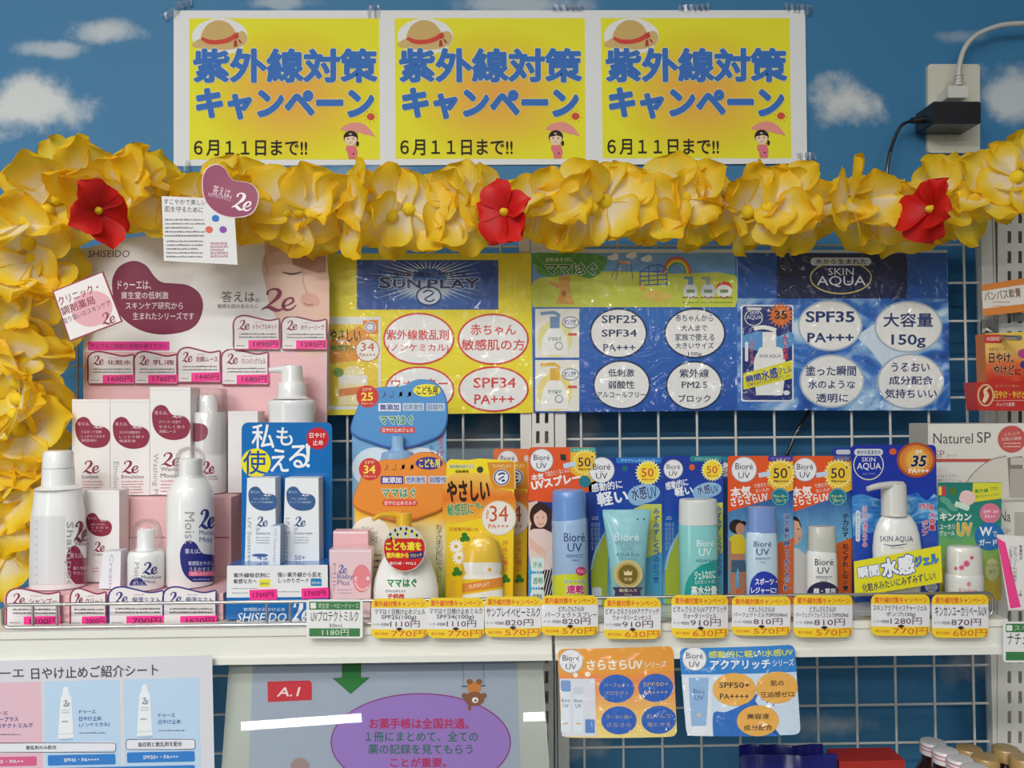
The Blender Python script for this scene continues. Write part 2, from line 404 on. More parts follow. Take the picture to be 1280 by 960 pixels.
# ------------------------------------------------------------------ bottle in pixels
class Round:
    """A turned body whose silhouette is given in pixels: prof = (row, half width) on the upright plane through its axis."""
    def __init__(s, cx, D, prof, ey=1.0):
        s.D = D; s.ey = ey; m = prof[len(prof) // 2][0]; s.cx = cx; s.ax = at(cx, m, D).x; s.hw = max(h for y, h in prof); s.bot = prof[-1][0]
        k = D / FPX * D / hypot(D, s.ax); s.prof = [(at(cx, y, D).z, h * k) for y, h in prof]
    def body(s, mb, mat, seg=44, **kw): mb.rings(s.ax, s.D, s.prof, mat, s.ey, seg, **kw)
    def rad(s, z):
        P = s.prof
        if z >= P[0][0]: return P[0][1]
        for (za, ra), (zb, rb) in zip(P, P[1:]):
            if zb <= z <= za: return rb if za == zb else ra + (rb - ra) * (za - z) / (za - zb)
        return P[-1][1]
    def surf(s):
        def f(px, py, l):
            d = ray(px, py); d = d / d.y; t = s.D
            for _ in range(4):                       # where the sight line meets the oval section at that height
                r = max(s.rad(CAM.z + d.z * t), 1e-4); e = r * s.ey
                A = (d.x / r) ** 2 + 1 / e ** 2; B = -2 * (d.x * s.ax / r ** 2 + s.D / e ** 2); C = (s.ax / r) ** 2 + (s.D / e) ** 2 - 1
                q = B * B - 4 * A * C; t = (-B - sqrt(max(q, 0))) / (2 * A)
            p = CAM + d * t; v = Vector(((p.x - s.ax) / r, (p.y - s.D) / e, 0))
            if v.length > 1: v /= v.length; p = Vector((s.ax + v.x * r, s.D + v.y * e, p.z))
            return p + Vector((v.x / r, v.y / e, 0)).normalized() * (l * STEP + .0001)
        return f
    def art(s, fin='plastic'):
        h = s.hw; a = Art(s.surf(), fin, [s.cx + h * sin(radians(6 * k)) for k in range(-14, 15)] + [s.cx - h * .999, s.cx + h * .999]); a.bot = s.bot - 2.5; return a
# ================================================================== SETTING
def sky_paper():
    m = bpy.data.materials.new('sky_wallpaper'); m.use_nodes = True; nt = m.node_tree; L = nt.links.new
    b = nt.nodes['Principled BSDF']; b.inputs['Roughness'].default_value = 0.6
    co = nn(nt, 'ShaderNodeTexCoord'); no = nn(nt, 'ShaderNodeTexNoise'); no.inputs['Scale'].default_value = 14; no.inputs['Detail'].default_value = 7
    no.inputs['Roughness'].default_value = 0.6; L(co.outputs['Object'], no.inputs['Vector'])
    acc = None
    for px, py, rx, ry, k in ((140, 40, 62, 22, .75), (62, 62, 62, 14, .6), (30, 130, 95, 48, .95), (640, 6, 110, 16, .6), (350, 4, 60, 12, .5),
                              (1058, 125, 68, 38, .95), (1262, 118, 60, 44, .8), (1195, 45, 40, 12, .3), (170, 228, 60, 30, .7), (1040, 905, 60, 22, .5), (1225, 830, 62, 34, .65),
                              (600, 560, 100, 55, .5), (705, 545, 75, 36, .6), (460, 215, 80, 16, .3), (1110, 440, 50, 30, .4), (720, 930, 50, 25, .4)):
        c = at(px, py, D_WALL); k1 = D_WALL / FPX
        s1 = nn(nt, 'ShaderNodeVectorMath', operation='SUBTRACT'); L(co.outputs['Object'], s1.inputs[0]); s1.inputs[1].default_value = c
        s2 = nn(nt, 'ShaderNodeVectorMath', operation='MULTIPLY'); L(s1.outputs[0], s2.inputs[0]); s2.inputs[1].default_value = (1 / (rx * k1), 0, 1 / (ry * k1))
        ln = nn(nt, 'ShaderNodeVectorMath', operation='LENGTH'); L(s2.outputs[0], ln.inputs[0])
        ad = nn(nt, 'ShaderNodeMath', operation='MULTIPLY_ADD'); L(no.outputs['Fac'], ad.inputs[0]); ad.inputs[1].default_value = 2.1; L(ln.outputs['Value'], ad.inputs[2])
        mr = nn(nt, 'ShaderNodeMapRange', interpolation_type='SMOOTHSTEP'); L(ad.outputs[0], mr.inputs[0])
        for i, v in enumerate((1.25, 2.0, k, 0.0)): mr.inputs[i + 1].default_value = v
        if acc is None: acc = mr.outputs[0]
        else:
            mx = nn(nt, 'ShaderNodeMath', operation='MAXIMUM'); L(acc, mx.inputs[0]); L(mr.outputs[0], mx.inputs[1]); acc = mx.outputs[0]
    mix = nn(nt, 'ShaderNodeMixRGB'); L(acc, mix.inputs[0]); mix.inputs[1].default_value = lin('357AA8'); mix.inputs[2].default_value = lin('D9DDDB')
    L(mix.outputs[0], b.inputs['Base Color'])
    return m
mb = MB(); mb.box((-2.2, D_WALL, 0), (2.2, D_WALL + .03, 2.75), sky_paper()); struct(mb.done('wall_back'))
mb = MB(); mb.box((-2.2, -4, -.03), (2.2, D_WALL, 0), M('9A968C', 'paper')); struct(mb.done('floor'))
STEEL = 'E4E3DC'; WIRE = 'D6D6D0'
# slotted uprights ---------------------------------------------------
def upright(x0, x1, cols, D, label, y0=262, y1=1010, py0=264):
    f = flat(D, piv=((x0 + x1) / 2, 400)); a = Art(f, 'plastic')
    xe = sorted([x0, x1] + [c for p in cols for c in p]); ye = [y0]; y = py0
    while y < y1 - 20: ye += [y, y + 15]; y += 25
    ye.append(y1)
    for i in range(len(xe) - 1):
        for j in range(len(ye) - 1):
            if (i % 2 == 1) and (j % 2 == 1): continue
            a.r(xe[i], ye[j], xe[i + 1], ye[j + 1], STEEL, 0)
    mb = MB(); a.into(mb); p0, p1 = at(x0, 500, D), at(x1, 500, D); zt, zb = at(x0, y0, D).z, at(x0, y1, D).z
    for lo, hi in (((p0.x, D + .0003, zb), (p0.x + .0018, D + .04, zt)), ((p1.x - .0018, D + .0003, zb), (p1.x, D + .04, zt)), ((p0.x, D + .04, zb), (p1.x, D + .042, zt))):
        mb.box(lo, hi, M(STEEL, 'plastic'))
    mb.box((p0.x, D + .0003, zt - .001), (p1.x, D + .04, zt), M(STEEL, 'plastic'))
    o = mb.done('slotted_upright'); single(o, label, 'shelf upright')
upright(665, 692, ((670, 674.5), (681, 685.5)), 1.062, 'white slotted metal upright between the two wire grid panels')
upright(1247, 1296, ((1259.5, 1264), (1273, 1277.5)), 1.062, 'white slotted metal upright behind the hanging ointment boxes')
def grid_panel(xs, ys, bars, label):
    mb = MB(); D = D_GRID
    for (x0, y0, x1, y1) in bars:
        mb.box((at(x0, 500, D).x, D - .006, at(640, y1, D).z), (at(x1, 500, D).x, D + .006, at(640, y0, D).z), M(STEEL, 'plastic'), .001)
    fr = mb.done('frame'); mb = MB()
    lo = min(b[0] for b in bars); hi = max(b[2] for b in bars); zt = at(640, 268, D).z; zb = at(640, 1000, D).z
    for x in xs:
        X = at(x, 600, D).x; mb.tube([(X, D, zt), (X, D, zb)], .0016, M(WIRE, 'plastic'), 8)
    xa, xb = at(lo, 600, D).x, at(hi, 600, D).x
    for y in ys:
        z = at(640, y, D).z; mb.tube([(xa, D + .003, z), (xb, D + .003, z)], .0016, M(WIRE, 'plastic'), 8)
    thing('wire_grid_panel', label, 'grid panel', [fr, mb.done('lattice')])
YS = [308 + 48.35 * k + .0028 * k * k for k in range(15)]
grid_panel([434.5 + 48.3 * k for k in range(-10, 5)], YS, [(-60, 263, 664, 276), (650, 276, 664, 1000)], 'white wire grid panel behind the pink display and the yellow cards')
grid_panel([727 + 48.4 * k for k in range(11)], YS, [(693, 263, 1242, 276), (693, 276, 707, 1000), (1228, 276, 1242, 1000)], 'white wire grid panel behind the blue and orange blister cards')
# shelves ------------------------------------------------------------
def shelf(xa, xb, label, z=None, D0=D_LIP, D1=1.05):
    z = Z_SHELF if z is None else z; x0 = at(xa, 781, D0).x; x1 = at(xb, 781, D0).x
    mb = MB(); mb.box((x0, D0 + .002, z - .004), (x1, D1, z), M('DDDDD6', 'plastic')); bd = mb.done('board')
    P = [(0.0, 0.0), (-.003, 0.0), (-.003, -.007), (-.0005, -.0085), (-.0005, -.027), (-.005, -.0285), (-.005, -.0345), (0.002, -.0345), (0.002, 0)]
    mb = MB(); n = len(P); vs = [(x, D0 + a, z + b) for x in (x0, x1) for a, b in P]
    mb.add(vs, [(i, (i + 1) % n, n + (i + 1) % n, n + i) for i in range(n)] + [tuple(range(n)), tuple(range(2 * n - 1, n - 1, -1))], M('E2E2DA', 'plastic')); lip = mb.done('front_lip')
    parts = [bd, lip]
    for k in (.004, x1 - x0 - .007):
        mb = MB(); X = x0 + k
        mb.add([(X + d, y, q) for d in (0, .003) for y, q in ((D0 + .03, z - .006), (D1, z - .006), (D1, z - .075), (D1 - .03, z - .075), (D0 + .03, z - .02))],
               [(0, 1, 2, 3, 4), (9, 8, 7, 6, 5)] + [(i, (i + 1) % 5, 5 + (i + 1) % 5, 5 + i) for i in range(5)], M(STEEL, 'plastic')); parts.append(mb.done('bracket'))
    return thing('shelf', label, 'shelf', parts)
shelf(-70, 689.5, 'white metal shelf under the pink and blue display stands')
shelf(693.5, 1258, 'white metal shelf under the blue and orange blister cards')
Z_LOW = at(1160, 925, .95).z - .105
shelf(560, 1330, 'white lower shelf under the small capped drink bottles', Z_LOW)
CHROME = M('C4C4C2', 'metal')
def fence(xa, xb, bars, label):
    D = D_LIP + .004; zt = at(640, 748.5, D).z; zb = Z_SHELF + .0022; x0, x1 = at(xa, 760, D).x, at(xb, 760, D).x; r = .006
    pts = []
    for cx, cz, a in ((x1 - r, zt - r, 90), (x0 + r, zt - r, 180), (x0 + r, zb + r, 270), (x1 - r, zb + r, 0)):
        s = [(cx + r * cos(radians(t)), D, cz + r * sin(radians(t))) for t in ((a - 90, a - 60, a - 30, a) if False else (a, a + 30, a + 60, a + 90))]
        pts += s
    order = [pts[0:4], pts[4:8], pts[8:12], pts[12:16]]
    path = [(x1 - r, D, zt)] ; path = order[0][::-1][-1:] + [] ; path = []
    for cx, cz, a in ((x0 + r, zt - r, 90), (x0 + r, zb + r, 180), (x1 - r, zb + r, 270), (x1 - r, zt - r, 0)):
        path += [(cx + r * cos(radians(a + 22.5 * k)), D, cz + r * sin(radians(a + 22.5 * k))) for k in range(5)]
    mb = MB(); mb.tube(path, .0017, CHROME, 10, True); lp = mb.done('wire_loop'); parts = [lp]
    for x in bars:
        X = at(x, 765, D).x; mb = MB(); mb.tube([(X, D + .0018, zt), (X, D + .0018, zb)], .0013, CHROME, 8); parts.append(mb.done('bar'))
    thing('shelf_guard', label, 'shelf guard', parts)
fence(4, 657, (40, 70.5, 333, 362, 500, 640), 'chrome wire guard along the front of the shelf with the pink display')
fence(693, 1241, (722, 960, 1200), 'chrome wire guard along the front of the shelf with the blister cards')
# socket, plug, charger ----------------------------------------------
D = D_WALL - .006
a = Art(flat(D), 'plastic'); a.base(a.q(1160, 80, 1225, 191, 4), .006, 'D8D5C4'); pl = a.done('plate')
a = Art(flat(D - .0015), 'plastic'); a.base(a.q(1181, 101, 1208, 175, 2), .0015, 'CFCBB9'); so = a.done('socket')
thing('wall_socket', 'cream wall socket plate on the sky wallpaper above the garland', 'wall socket', [pl, so])
f = flat(D - .028); a = Art(f, 'plastic'); a.base(a.q(1185, 107, 1210, 122, 2), .026, 'D9D8D0'); pb = a.done('plug_body')
k = D - .02; mb = MB(); mb.tube([at(1198, 107, k), at(1198, 93, k)], [.0055, .0042], M('D5D4CC', 'plastic'), 12)
for y in (95, 99, 103): mb.tube([at(1198, y + .8, k), at(1198, y - .8, k)], .0060, M('B9B8B2', 'plastic'), 12)
sr = mb.done('strain_relief')
mb = MB(); mb.tube(smooth_path([at(1198, 93, k), at(1200, 78, k), at(1206, 60, k), at(1219, 45, k), at(1240, 35, k), at(1265, 30, k), at(1330, 28, k)], 6), .0036, M('C4C4BE', 'plastic'), 10)
thing('power_plug', 'white power plug with grey cable in the top socket', 'plug', [pb, sr, mb.done('cable')])
f = flat(D - .046); a = Art(f, 'plastic'); a.base(a.q(1165, 127, 1226, 155, 3), .044, '1B1C1F'); ab = a.done('body')
k = D - .022; mb = MB(); mb.tube([at(1156, 149, k), at(1139, 151, k)], [.0058, .004], M('17181A', 'plastic'), 12); ar = mb.done('strain_relief')
k2 = D_WALL - .03
mb = MB(); mb.tube(smooth_path([at(1140, 151, k), at(1126, 158, k2), at(1115, 182, k2), at(1109, 212, k2), at(1100, 300, k2), at(1060, 420, k2), at(1012, 512, k2), at(992, 548, k2), at(978, 600, k2), at(970, 760, k2)], 6), .0024, M('17181A', 'plastic'), 8)
thing('power_adapter', 'black power adapter with thin black cord in the lower socket', 'adapter', [ab, ar, mb.done('cord')])
# ================================================================== CAMPAIGN POSTERS
SUNBURST = ramp_mat('yellow_orange_print', [(0.0, 'F2AE4A'), (.35, 'F3BE45'), (.8, 'F0DE2A'), (1.0, 'F2EC2E')], 'r', 'paper', c=(.52, .46))
def campaign(D):
    a = Art(flat(D), 'paper'); a.base([(217, 13), (496, 13), (496, 206), (217, 207.5)], .0004, 'EDEFEF')
    a.r(236.5, 23, 476, 199.5, SUNBURST, 1)
    a.e(275, 46, 35, 23, 'F0F1EE', 2)
    a.s([(241, 58), (248, 50), (256, 47), (290, 46), (303, 43), (309, 47), (305, 56), (292, 61)], 1.2, 'C09A55', 3)
    a.p(smooth_path([(240, 58, 0), (247, 50, 0), (258, 47, 0), (290, 43, 0), (303, 39, 0), (309, 46, 0), (305, 56, 0), (288, 62, 0), (262, 62, 0)], 4, True), 'D9B978', 3)
    a.p(smooth_path([(252, 50, 0), (256, 35, 0), (266, 27, 0), (278, 26, 0), (289, 32, 0), (295, 46, 0), (274, 53, 0)], 4, True), 'D6B470', 4)
    a.s([(252, 48), (262, 52.5), (276, 52.5), (288, 49), (296, 43)], [4, 5.5, 5.5, 6, 5], 'D84A3C', 5, 4)
    a.p([(292, 45), (297, 40), (299, 46), (295, 50)], 'CC3F34', 6); a.p([(293, 50), (296, 51), (297, 58), (292, 59)], 'B83A30', 6); a.p([(297, 49), (300, 50), (303, 54), (300, 54)], 'B83A30', 6)
    a.t('紫外線対策', 241.5, 60.5, 472, 104, '3A74C4', .042, l=7, out='E9E6C0', ow=.02)
    a.t('キャンペーン', 245, 110, 468, 150, '3A74C4', .06, l=7, out='EFE9B8', ow=.016)
    a.t('６月１１日まで!!', 242.5, 175, 384, 195, '262214', .016, l=7)
    a.e(463.5, 146, 5, 4.4, 'D8503A', 3)
    for k in range(8): c, s_ = cos(k * pi / 4 + .2), sin(k * pi / 4 + .2); a.s([(463.5 + 6.5 * c, 146 + 6 * s_), (463.5 + 8.5 * c, 146 + 8 * s_)], .9, 'E08A4A', 3)
    a.p(smooth_path([(425.5, 162, 0), (434, 155.5, 0), (447, 153, 0), (459, 158, 0), (469, 171, 0), (462, 169, 0), (455, 168, 0), (447, 165, 0), (437, 164.5, 0)], 3, True), 'EE9C90', 4)
    a.s([(447, 165), (443, 186)], .8, 'C9806A', 4)
    a.e(438.5, 172, 9, 8.6, '2A1D1C', 4); a.e(447, 180, 1.9, 3.4, '2A1D1C', 4); a.e(438.5, 174.5, 7.6, 7.6, 'F5D9BC', 5)
    a.p([(431, 172), (434, 166), (438, 169), (442, 166), (446, 172), (440, 170), (436, 171)], '2A1D1C', 6)
    for x in (435, 441.5): a.e(x, 173.5, .8, 1.0, '40281F', 6)
    a.s([(436.5, 178), (438.5, 178.7), (440.5, 178)], .6, 'B85C4C', 6)
    a.p([(433, 182.5), (445, 182.5), (447, 191), (445.5, 199), (436, 199), (434.5, 191), (432, 187)], 'E97C86', 5); a.e(442, 192.5, 1.2, 1.1, '3C1C20', 6)
    return a.done('campaign_poster')
DW = D_WALL - .0008
p0 = campaign(DW); single(p0, 'yellow sun hat campaign poster, first of three from the socket-free end', 'poster', 'sun hat campaign posters on the wallpaper')
p0['label'] = 'yellow sun hat campaign poster, leftmost of the row of three'
for i, (dx, lab) in enumerate(((257.6, 'yellow sun hat campaign poster, middle of the row of three'), (515.6, 'yellow sun hat campaign poster nearest the wall socket'))):
    c = p0.copy(); S.collection.objects.link(c); c.location = p0.location + (at(217 + dx, 100, DW) - at(217, 100, DW)) + Vector((0, -.0012 * (i + 1), 0)); c['label'] = lab
TAPE = clear_mat('adhesive_tape', amount=1.0, rough=.15, body=.06)
for pts, lab in (([(200, 18), (218, 8), (224, 14), (208, 26)], 'clear tape on the top corner of the first campaign poster'), ([(218, 2), (240, -2), (240, 6), (222, 12)], 'clear tape above the first campaign poster'),
                 ([(459, 6), (474, 6), (474, 21), (459, 20)], 'clear tape on the seam of the first two campaign posters'), ([(690, 6), (728, 5), (728, 13), (690, 13)], 'clear tape over the top edge of the middle campaign poster'),
                 ([(848, 6), (886, 4), (886, 13), (848, 14)], 'clear tape over the top edge of the campaign poster nearest the socket'), ([(980, 3), (1016, 6), (1014, 19), (984, 14)], 'clear tape on the top corner nearest the socket'),
                 ([(996, 191), (1018, 190), (1021, 199), (1000, 203)], 'clear tape on the bottom corner of the campaign poster nearest the socket'), ([(228, 200), (238, 200), (238, 214), (228, 214)], 'clear tape under the first campaign poster')):
    g = flat(DW - .0042); f = (lambda g: lambda x, y, l: g(x, y, l) + g.n * (.0012 * sin(x * .9 + y * .5)))(g)
    a = Art(f, 'gloss', cuts=2.5); a.base(pts, .0006, TAPE); single(a.done('clear_tape'), lab, 'tape', 'tape pieces on the campaign posters')
# ================================================================== LAMINATED POSTERS ON THE GRID
D = D_GRID - .0085
WATER = ramp_mat('water_print', [(0.3, '0F3A8C'), (.45, '2E6FC4'), (.56, '9CC4E8'), (.68, 'D4E6F2')], 'n', 'lam', nscale=2.6, contrast=2.2)
BURST = ramp_mat('blue_sunburst_print', [(0.0, 'F6FAFC'), (.12, 'CFE3F2'), (.42, '2C68BE'), (1.0, '1C4EA4')], 'r', 'lam', noise=.25, nscale=7, c=(.5, .4))
def oval(a, x0, y0, x1, y1, lines, ink, rim=None, fill='F1F1EE', b=.014):
    cx, cy, rx, ry = (x0 + x1) / 2, (y0 + y1) / 2, (x1 - x0) / 2, (y1 - y0) / 2
    a.e(cx, cy, rx, ry, fill, 2, n=44)
    if rim: a.ring(cx, cy, rx, ry, 2.2, rim, 3)
    for (t, tx0, ty0, tx1, ty1) in lines: a.t(t, tx0, ty0, tx1, ty1, ink, b, l=4)
def pouch_card(a, x0, y0, x1, y1, l=2):       # the small printed picture of the yellow card
    W, H = x1 - x0, y1 - y0; X = lambda u: x0 + u * W; Y = lambda v: y0 + v * H
    a.r(x0, y0, x1, y1, 'E6E6DE', l); a.r(X(.03), Y(.08), X(.95), Y(.96), 'EBCB2E', l + 1); a.p([(X(.03), Y(.26)), (X(.6), Y(.1)), (X(.95), Y(.3)), (X(.95), Y(.45)), (X(.03), Y(.5))], 'E4952C', l + 2)
    a.t('やさしい', X(.03), Y(.13), X(.62), Y(.27), '2A2018', .02, l=l + 3); a.t('敏感肌に', X(.05), Y(.3), X(.55), Y(.37), '3A8A3C', .02, l=l + 3)
    a.p([(X(.66), Y(.04)), (X(.95), Y(.03)), (X(.95), Y(.18)), (X(.7), Y(.19))], 'E3862A', l + 3); a.e(X(.8), Y(.11), W * .11, H * .055, 'E6E6E6', l + 4); a.ring(X(.8), Y(.11), W * .08, H * .04, 1, '223A8C', l + 5)
    a.e(X(.75), Y(.36), W * .22, H * .12, 'F0EEE6', l + 3); a.ring(X(.75), Y(.36), W * .22, H * .12, 1, 'C87040', l + 4); a.t('34', X(.62), Y(.28), X(.88), Y(.37), 'C4552A', .0, l=l + 5); a.t('PA+++', X(.6), Y(.39), X(.9), Y(.43), 'C4552A', .0, l=l + 5)
    a.p(smooth_path([(X(.2), Y(.95), 0), (X(.2), Y(.72), 0), (X(.35), Y(.55), 0), (X(.6), Y(.55), 0), (X(.76), Y(.72), 0), (X(.76), Y(.95), 0)], 4), 'E9DDA8', l + 4)
    a.r(X(.2), Y(.63), X(.75), Y(.72), 'E8E4D8', l + 5); a.p([(X(.2), Y(.78)), (X(.75), Y(.74)), (X(.75), Y(.82)), (X(.2), Y(.86))], 'D9803A', l + 5); a.e(X(.2), Y(.6), W * .1, H * .05, '6C9A3A', l + 5)
# yellow poster
g = flat(D - .001); a = Art(g, 'lam'); a.base([(405, 317), (664, 316.5), (666, 516), (406, 519)], .0005, 'F1DF1E')
a.r(446, 325, 623, 387, BURST, 1)
for k in range(40):
    t = 2 * pi * k / 40 + .05; r1, r2 = 20 + 4 * random.random(), random.uniform(45, 62)
    if abs(sin(t)) * r2 > 36: r2 = 34 / abs(sin(t))
    yy = min(max(350 + r2 * sin(t) * .75, 326), 386); a.p([(536 + r1 * cos(t - .05), 350 + r1 * .7 * sin(t - .05)), (536 + r1 * cos(t + .05), 350 + r1 * .7 * sin(t + .05)), (536 + r2 * 1.4 * cos(t), yy)], 'DCEAF4', 2)
a.t('強烈紫外線からお肌を守る', 492, 340, 583, 346, '1E2A5C', .02, l=4)
for i, (ch, x0, x1, y0) in enumerate((('S', 474, 489, 346), ('U', 491, 507, 349), ('N', 509, 526, 349), ('P', 534, 548, 349), ('L', 550, 563, 349), ('A', 563, 581, 349), ('Y', 580, 600, 348))):
    a.t(ch, x0, y0, x1, 360.5, '17286A', .03, l=5, out='D8E6F4', ow=.03)
a.ring(604, 357, 2.6, 2.6, .6, '17286A', 5)
a.e(536, 370, 15, 11.5, 'D5E3F0', 4); a.ring(536, 370, 15, 11.5, 2, '17286A', 5); a.s([(529, 366), (535, 363), (542, 366), (537, 370), (531, 374), (538, 377), (543, 374)], 1.8, '17286A', 6, 3)
pouch_card(a, 410, 396, 476, 512)
R_ = 'D6312E'
oval(a, 480, 392, 567, 455, [('紫外線散乱剤', 483, 412, 561, 425), ('(ノンケミカル)', 484, 430, 561, 441)], R_, R_)
oval(a, 573, 393, 660, 455, [('赤ちゃん', 588, 405, 645, 419), ('敏感肌の方', 577, 424, 656, 438)], R_, R_)
oval(a, 482, 459, 567, 516, [('ウォーター', 489, 473, 560, 486), ('プルーフ', 494, 492, 555, 504)], R_, R_)
oval(a, 574, 459, 660, 514, [('SPF34', 592, 472, 645, 485), ('PA+++', 593, 493, 643, 505)], R_, R_)
single(a.done('laminated_poster'), 'yellow laminated poster with red-rimmed white ovals', 'poster')
# picnic-meadow poster
SKYB = ramp_mat('poster_blue_print', [(0.0, '1D55AE'), (.5, '2766BC'), (1.0, '3C80CC')], 'v', 'lam', noise=.2)
g = flat(D - .0016); a = Art(g, 'lam'); a.base([(664, 312), (921, 311), (922, 513), (667, 516)], .0005, SKYB, 'DDDDDD')
a.r(664, 311.5, 921, 316, 'D8DAD6', 1)
a.r(666, 316, 919, 384, '6FA6DC', 1); a.p(smooth_path([(666, 384, 0), (666, 352, 0), (700, 345, 0), (760, 339, 0), (840, 342, 0), (919, 344, 0), (919, 384, 0)], 3), 'CFD94A', 2)
a.p(smooth_path([(666, 318, 0), (672, 341, 0), (690, 346, 0), (712, 342, 0), (738, 348, 0), (755, 336, 0), (757, 322, 0), (735, 317, 0), (690, 316, 0)], 4, True), '4E9A3C', 3)
a.p([(698, 345), (712, 345), (713, 366), (718, 380), (695, 380), (700, 364)], 'E0A23C', 4); a.p([(686, 350), (699, 356), (699, 361), (688, 356)], 'E0A23C', 4); a.e(705, 367, 3, 4, 'A06A26', 5)
a.t('お外あそびに', 682, 322, 716, 327.5, 'EAF2D8', .015, l=5); a.t('ママはぐ', 682, 329, 746, 344, '2C7A34', .04, l=6, out='F2F4E8', ow=.04)
for x, y in ((766, 322), (789, 320), (808, 324)): a.e(x, y, 7, 3.4, 'EDEFF0', 4); a.e(x + 3, y - 2.4, 4, 3, 'EDEFF0', 4)
a.s([(774, 327), (764, 347)], 1, '4A6A9C', 4); a.s([(774, 327), (770, 349)], 1, '4A6A9C', 4); a.s([(788, 327), (791, 349)], 1, '4A6A9C', 4); a.s([(774, 328), (788, 328)], 3, 'E28A4C', 4)
for x in (778, 783): a.s([(x, 328), (x, 343)], .7, 'B08A40', 4)
for i in range(4): a.s([(800 + i * 11, 333 + (6 if i < 1 else 0)), (800 + i * 11, 357)], 1.3, '2E5FB4', 4); a.s([(800, 340 + i * 5.6), (834, 338 + i * 5.6)], 1.3, '2E5FB4', 4)
a.s([(800, 340), (812, 332), (826, 331), (834, 338)], 1.3, '2E5FB4', 4)
for k, c in enumerate(('D84A3A', 'E89A3A', 'EFE04A', '4E9A4A')): a.s([(846 - 17 + k * 2 + (17 - k * 2) * (1 - cos(pi * i / 12)), 342 - (20 - k * 2.2) * sin(pi * i / 12)) for i in range(13)], 2.2, c, 3)
a.p([(800, 372), (812, 362), (830, 364), (842, 372), (826, 378)], 'E8C85A', 4); a.e(803, 360, 4, 4, 'E6B93C', 4)
for x, col, cap in ((863, 'E8ECEC', '5E8AB0'), (885, 'D8E2E8', '9AA0A0'), (905, 'EFEFEC', 'D83A34')):
    if x == 905: a.e(x, 360, 10, 8, cap, 4); a.e(x, 364, 10, 8, col, 5)
    else: a.e(x, 364, 9, 10, col, 4); a.r(x - 3, 349, x + 3, 356, cap, 5); a.r(x - 8, 346, x + 3, 349, cap, 5)
    a.r(x - 5, 362, x + 5, 366, '7A9A6A', 6); a.s([(x - 5, 370), (x, 373), (x + 5, 370)], 1.2, 'C85048', 6); a.box(x - 10, 372, x + 10, 378, .8, '6A9A3C', 6)
def pump_photo(a, x0, y0, x1, y1, cap, wash):
    a.r(x0, y0, x1, y1, 'ECEBDF', 2); cx = (x0 + x1) / 2 - 3; W, H = x1 - x0, y1 - y0; a.e(cx, y0 + H * .62, W * .4, H * .38, wash, 3)
    a.p(smooth_path([(cx - W * .3, y1 - 3, 0), (cx - W * .3, y0 + H * .7, 0), (cx - W * .2, y0 + H * .48, 0), (cx - 5, y0 + H * .38, 0), (cx + 5, y0 + H * .38, 0), (cx + W * .2, y0 + H * .48, 0), (cx + W * .3, y0 + H * .7, 0), (cx + W * .3, y1 - 3, 0)], 4), 'F4F4F0', 4)
    a.r(cx - 6, y0 + H * .16, cx + 6, y0 + H * .4, cap, 5); a.s([(cx - 18, y0 + H * .1), (cx, y0 + H * .08), (cx + 6, y0 + H * .16)], 4, cap, 5, 2)
    a.t('ママはぐ', cx - 9, y0 + H * .58, cx + 8, y0 + H * .66, '2C8A3C', .03, l=6); a.ring(cx + 5, y0 + H * .76, 4.5, 4.5, 1, '7A7A96', 6); a.e(x1 - 11, y0 + H * .28, 10, 7, 'F2F2F6', 5); a.ring(x1 - 11, y0 + H * .28, 10, 7, .9, '30447A', 6)
    a.t('ポンプ式', x1 - 19, y0 + H * .22, x1 - 4, y0 + H * .34, '30447A', .02, l=7); a.r(x1 - 14, y0 + H * .5, x1 - 3, y0 + H * .55, 'D85A4A', 6)
pump_photo(a, 669, 386, 724, 447, '6E92B8', 'E9E49A'); pump_photo(a, 669, 450, 724, 514, 'E4B43C', 'EEDF8C')
N_ = '1E2C58'
oval(a, 738, 386, 808, 447, [('SPF25', 752, 394, 796, 404), ('SPF34', 752, 412, 796, 421), ('PA+++', 754, 430, 794, 439)], N_, '16305E', 'EFEFEC')
oval(a, 742, 451, 812, 511, [('低刺激', 760, 461, 793, 471), ('弱酸性', 760, 476, 793, 486), ('アルコールフリー', 746, 490, 807, 497)], N_, '16305E', 'EFEFEC')
oval(a, 831, 386, 906, 447, [('赤ちゃんから', 844, 393, 891, 402), ('大人まで', 851, 406, 884, 414), ('家族で使える', 844, 417, 893, 426), ('大きいサイズ', 844, 428, 892, 436), ('100g', 860, 440, 877, 446)], N_, '16305E', 'EFEFEC', .008)
oval(a, 833, 452, 902, 512, [('紫外線', 849, 461, 886, 472), ('PM2.5', 852, 477, 884, 485), ('ブロック', 848, 493, 888, 503)], N_, '16305E', 'EFEFEC')
single(a.done('laminated_poster'), 'blue laminated poster with a meadow picture and two pump bottles', 'poster')
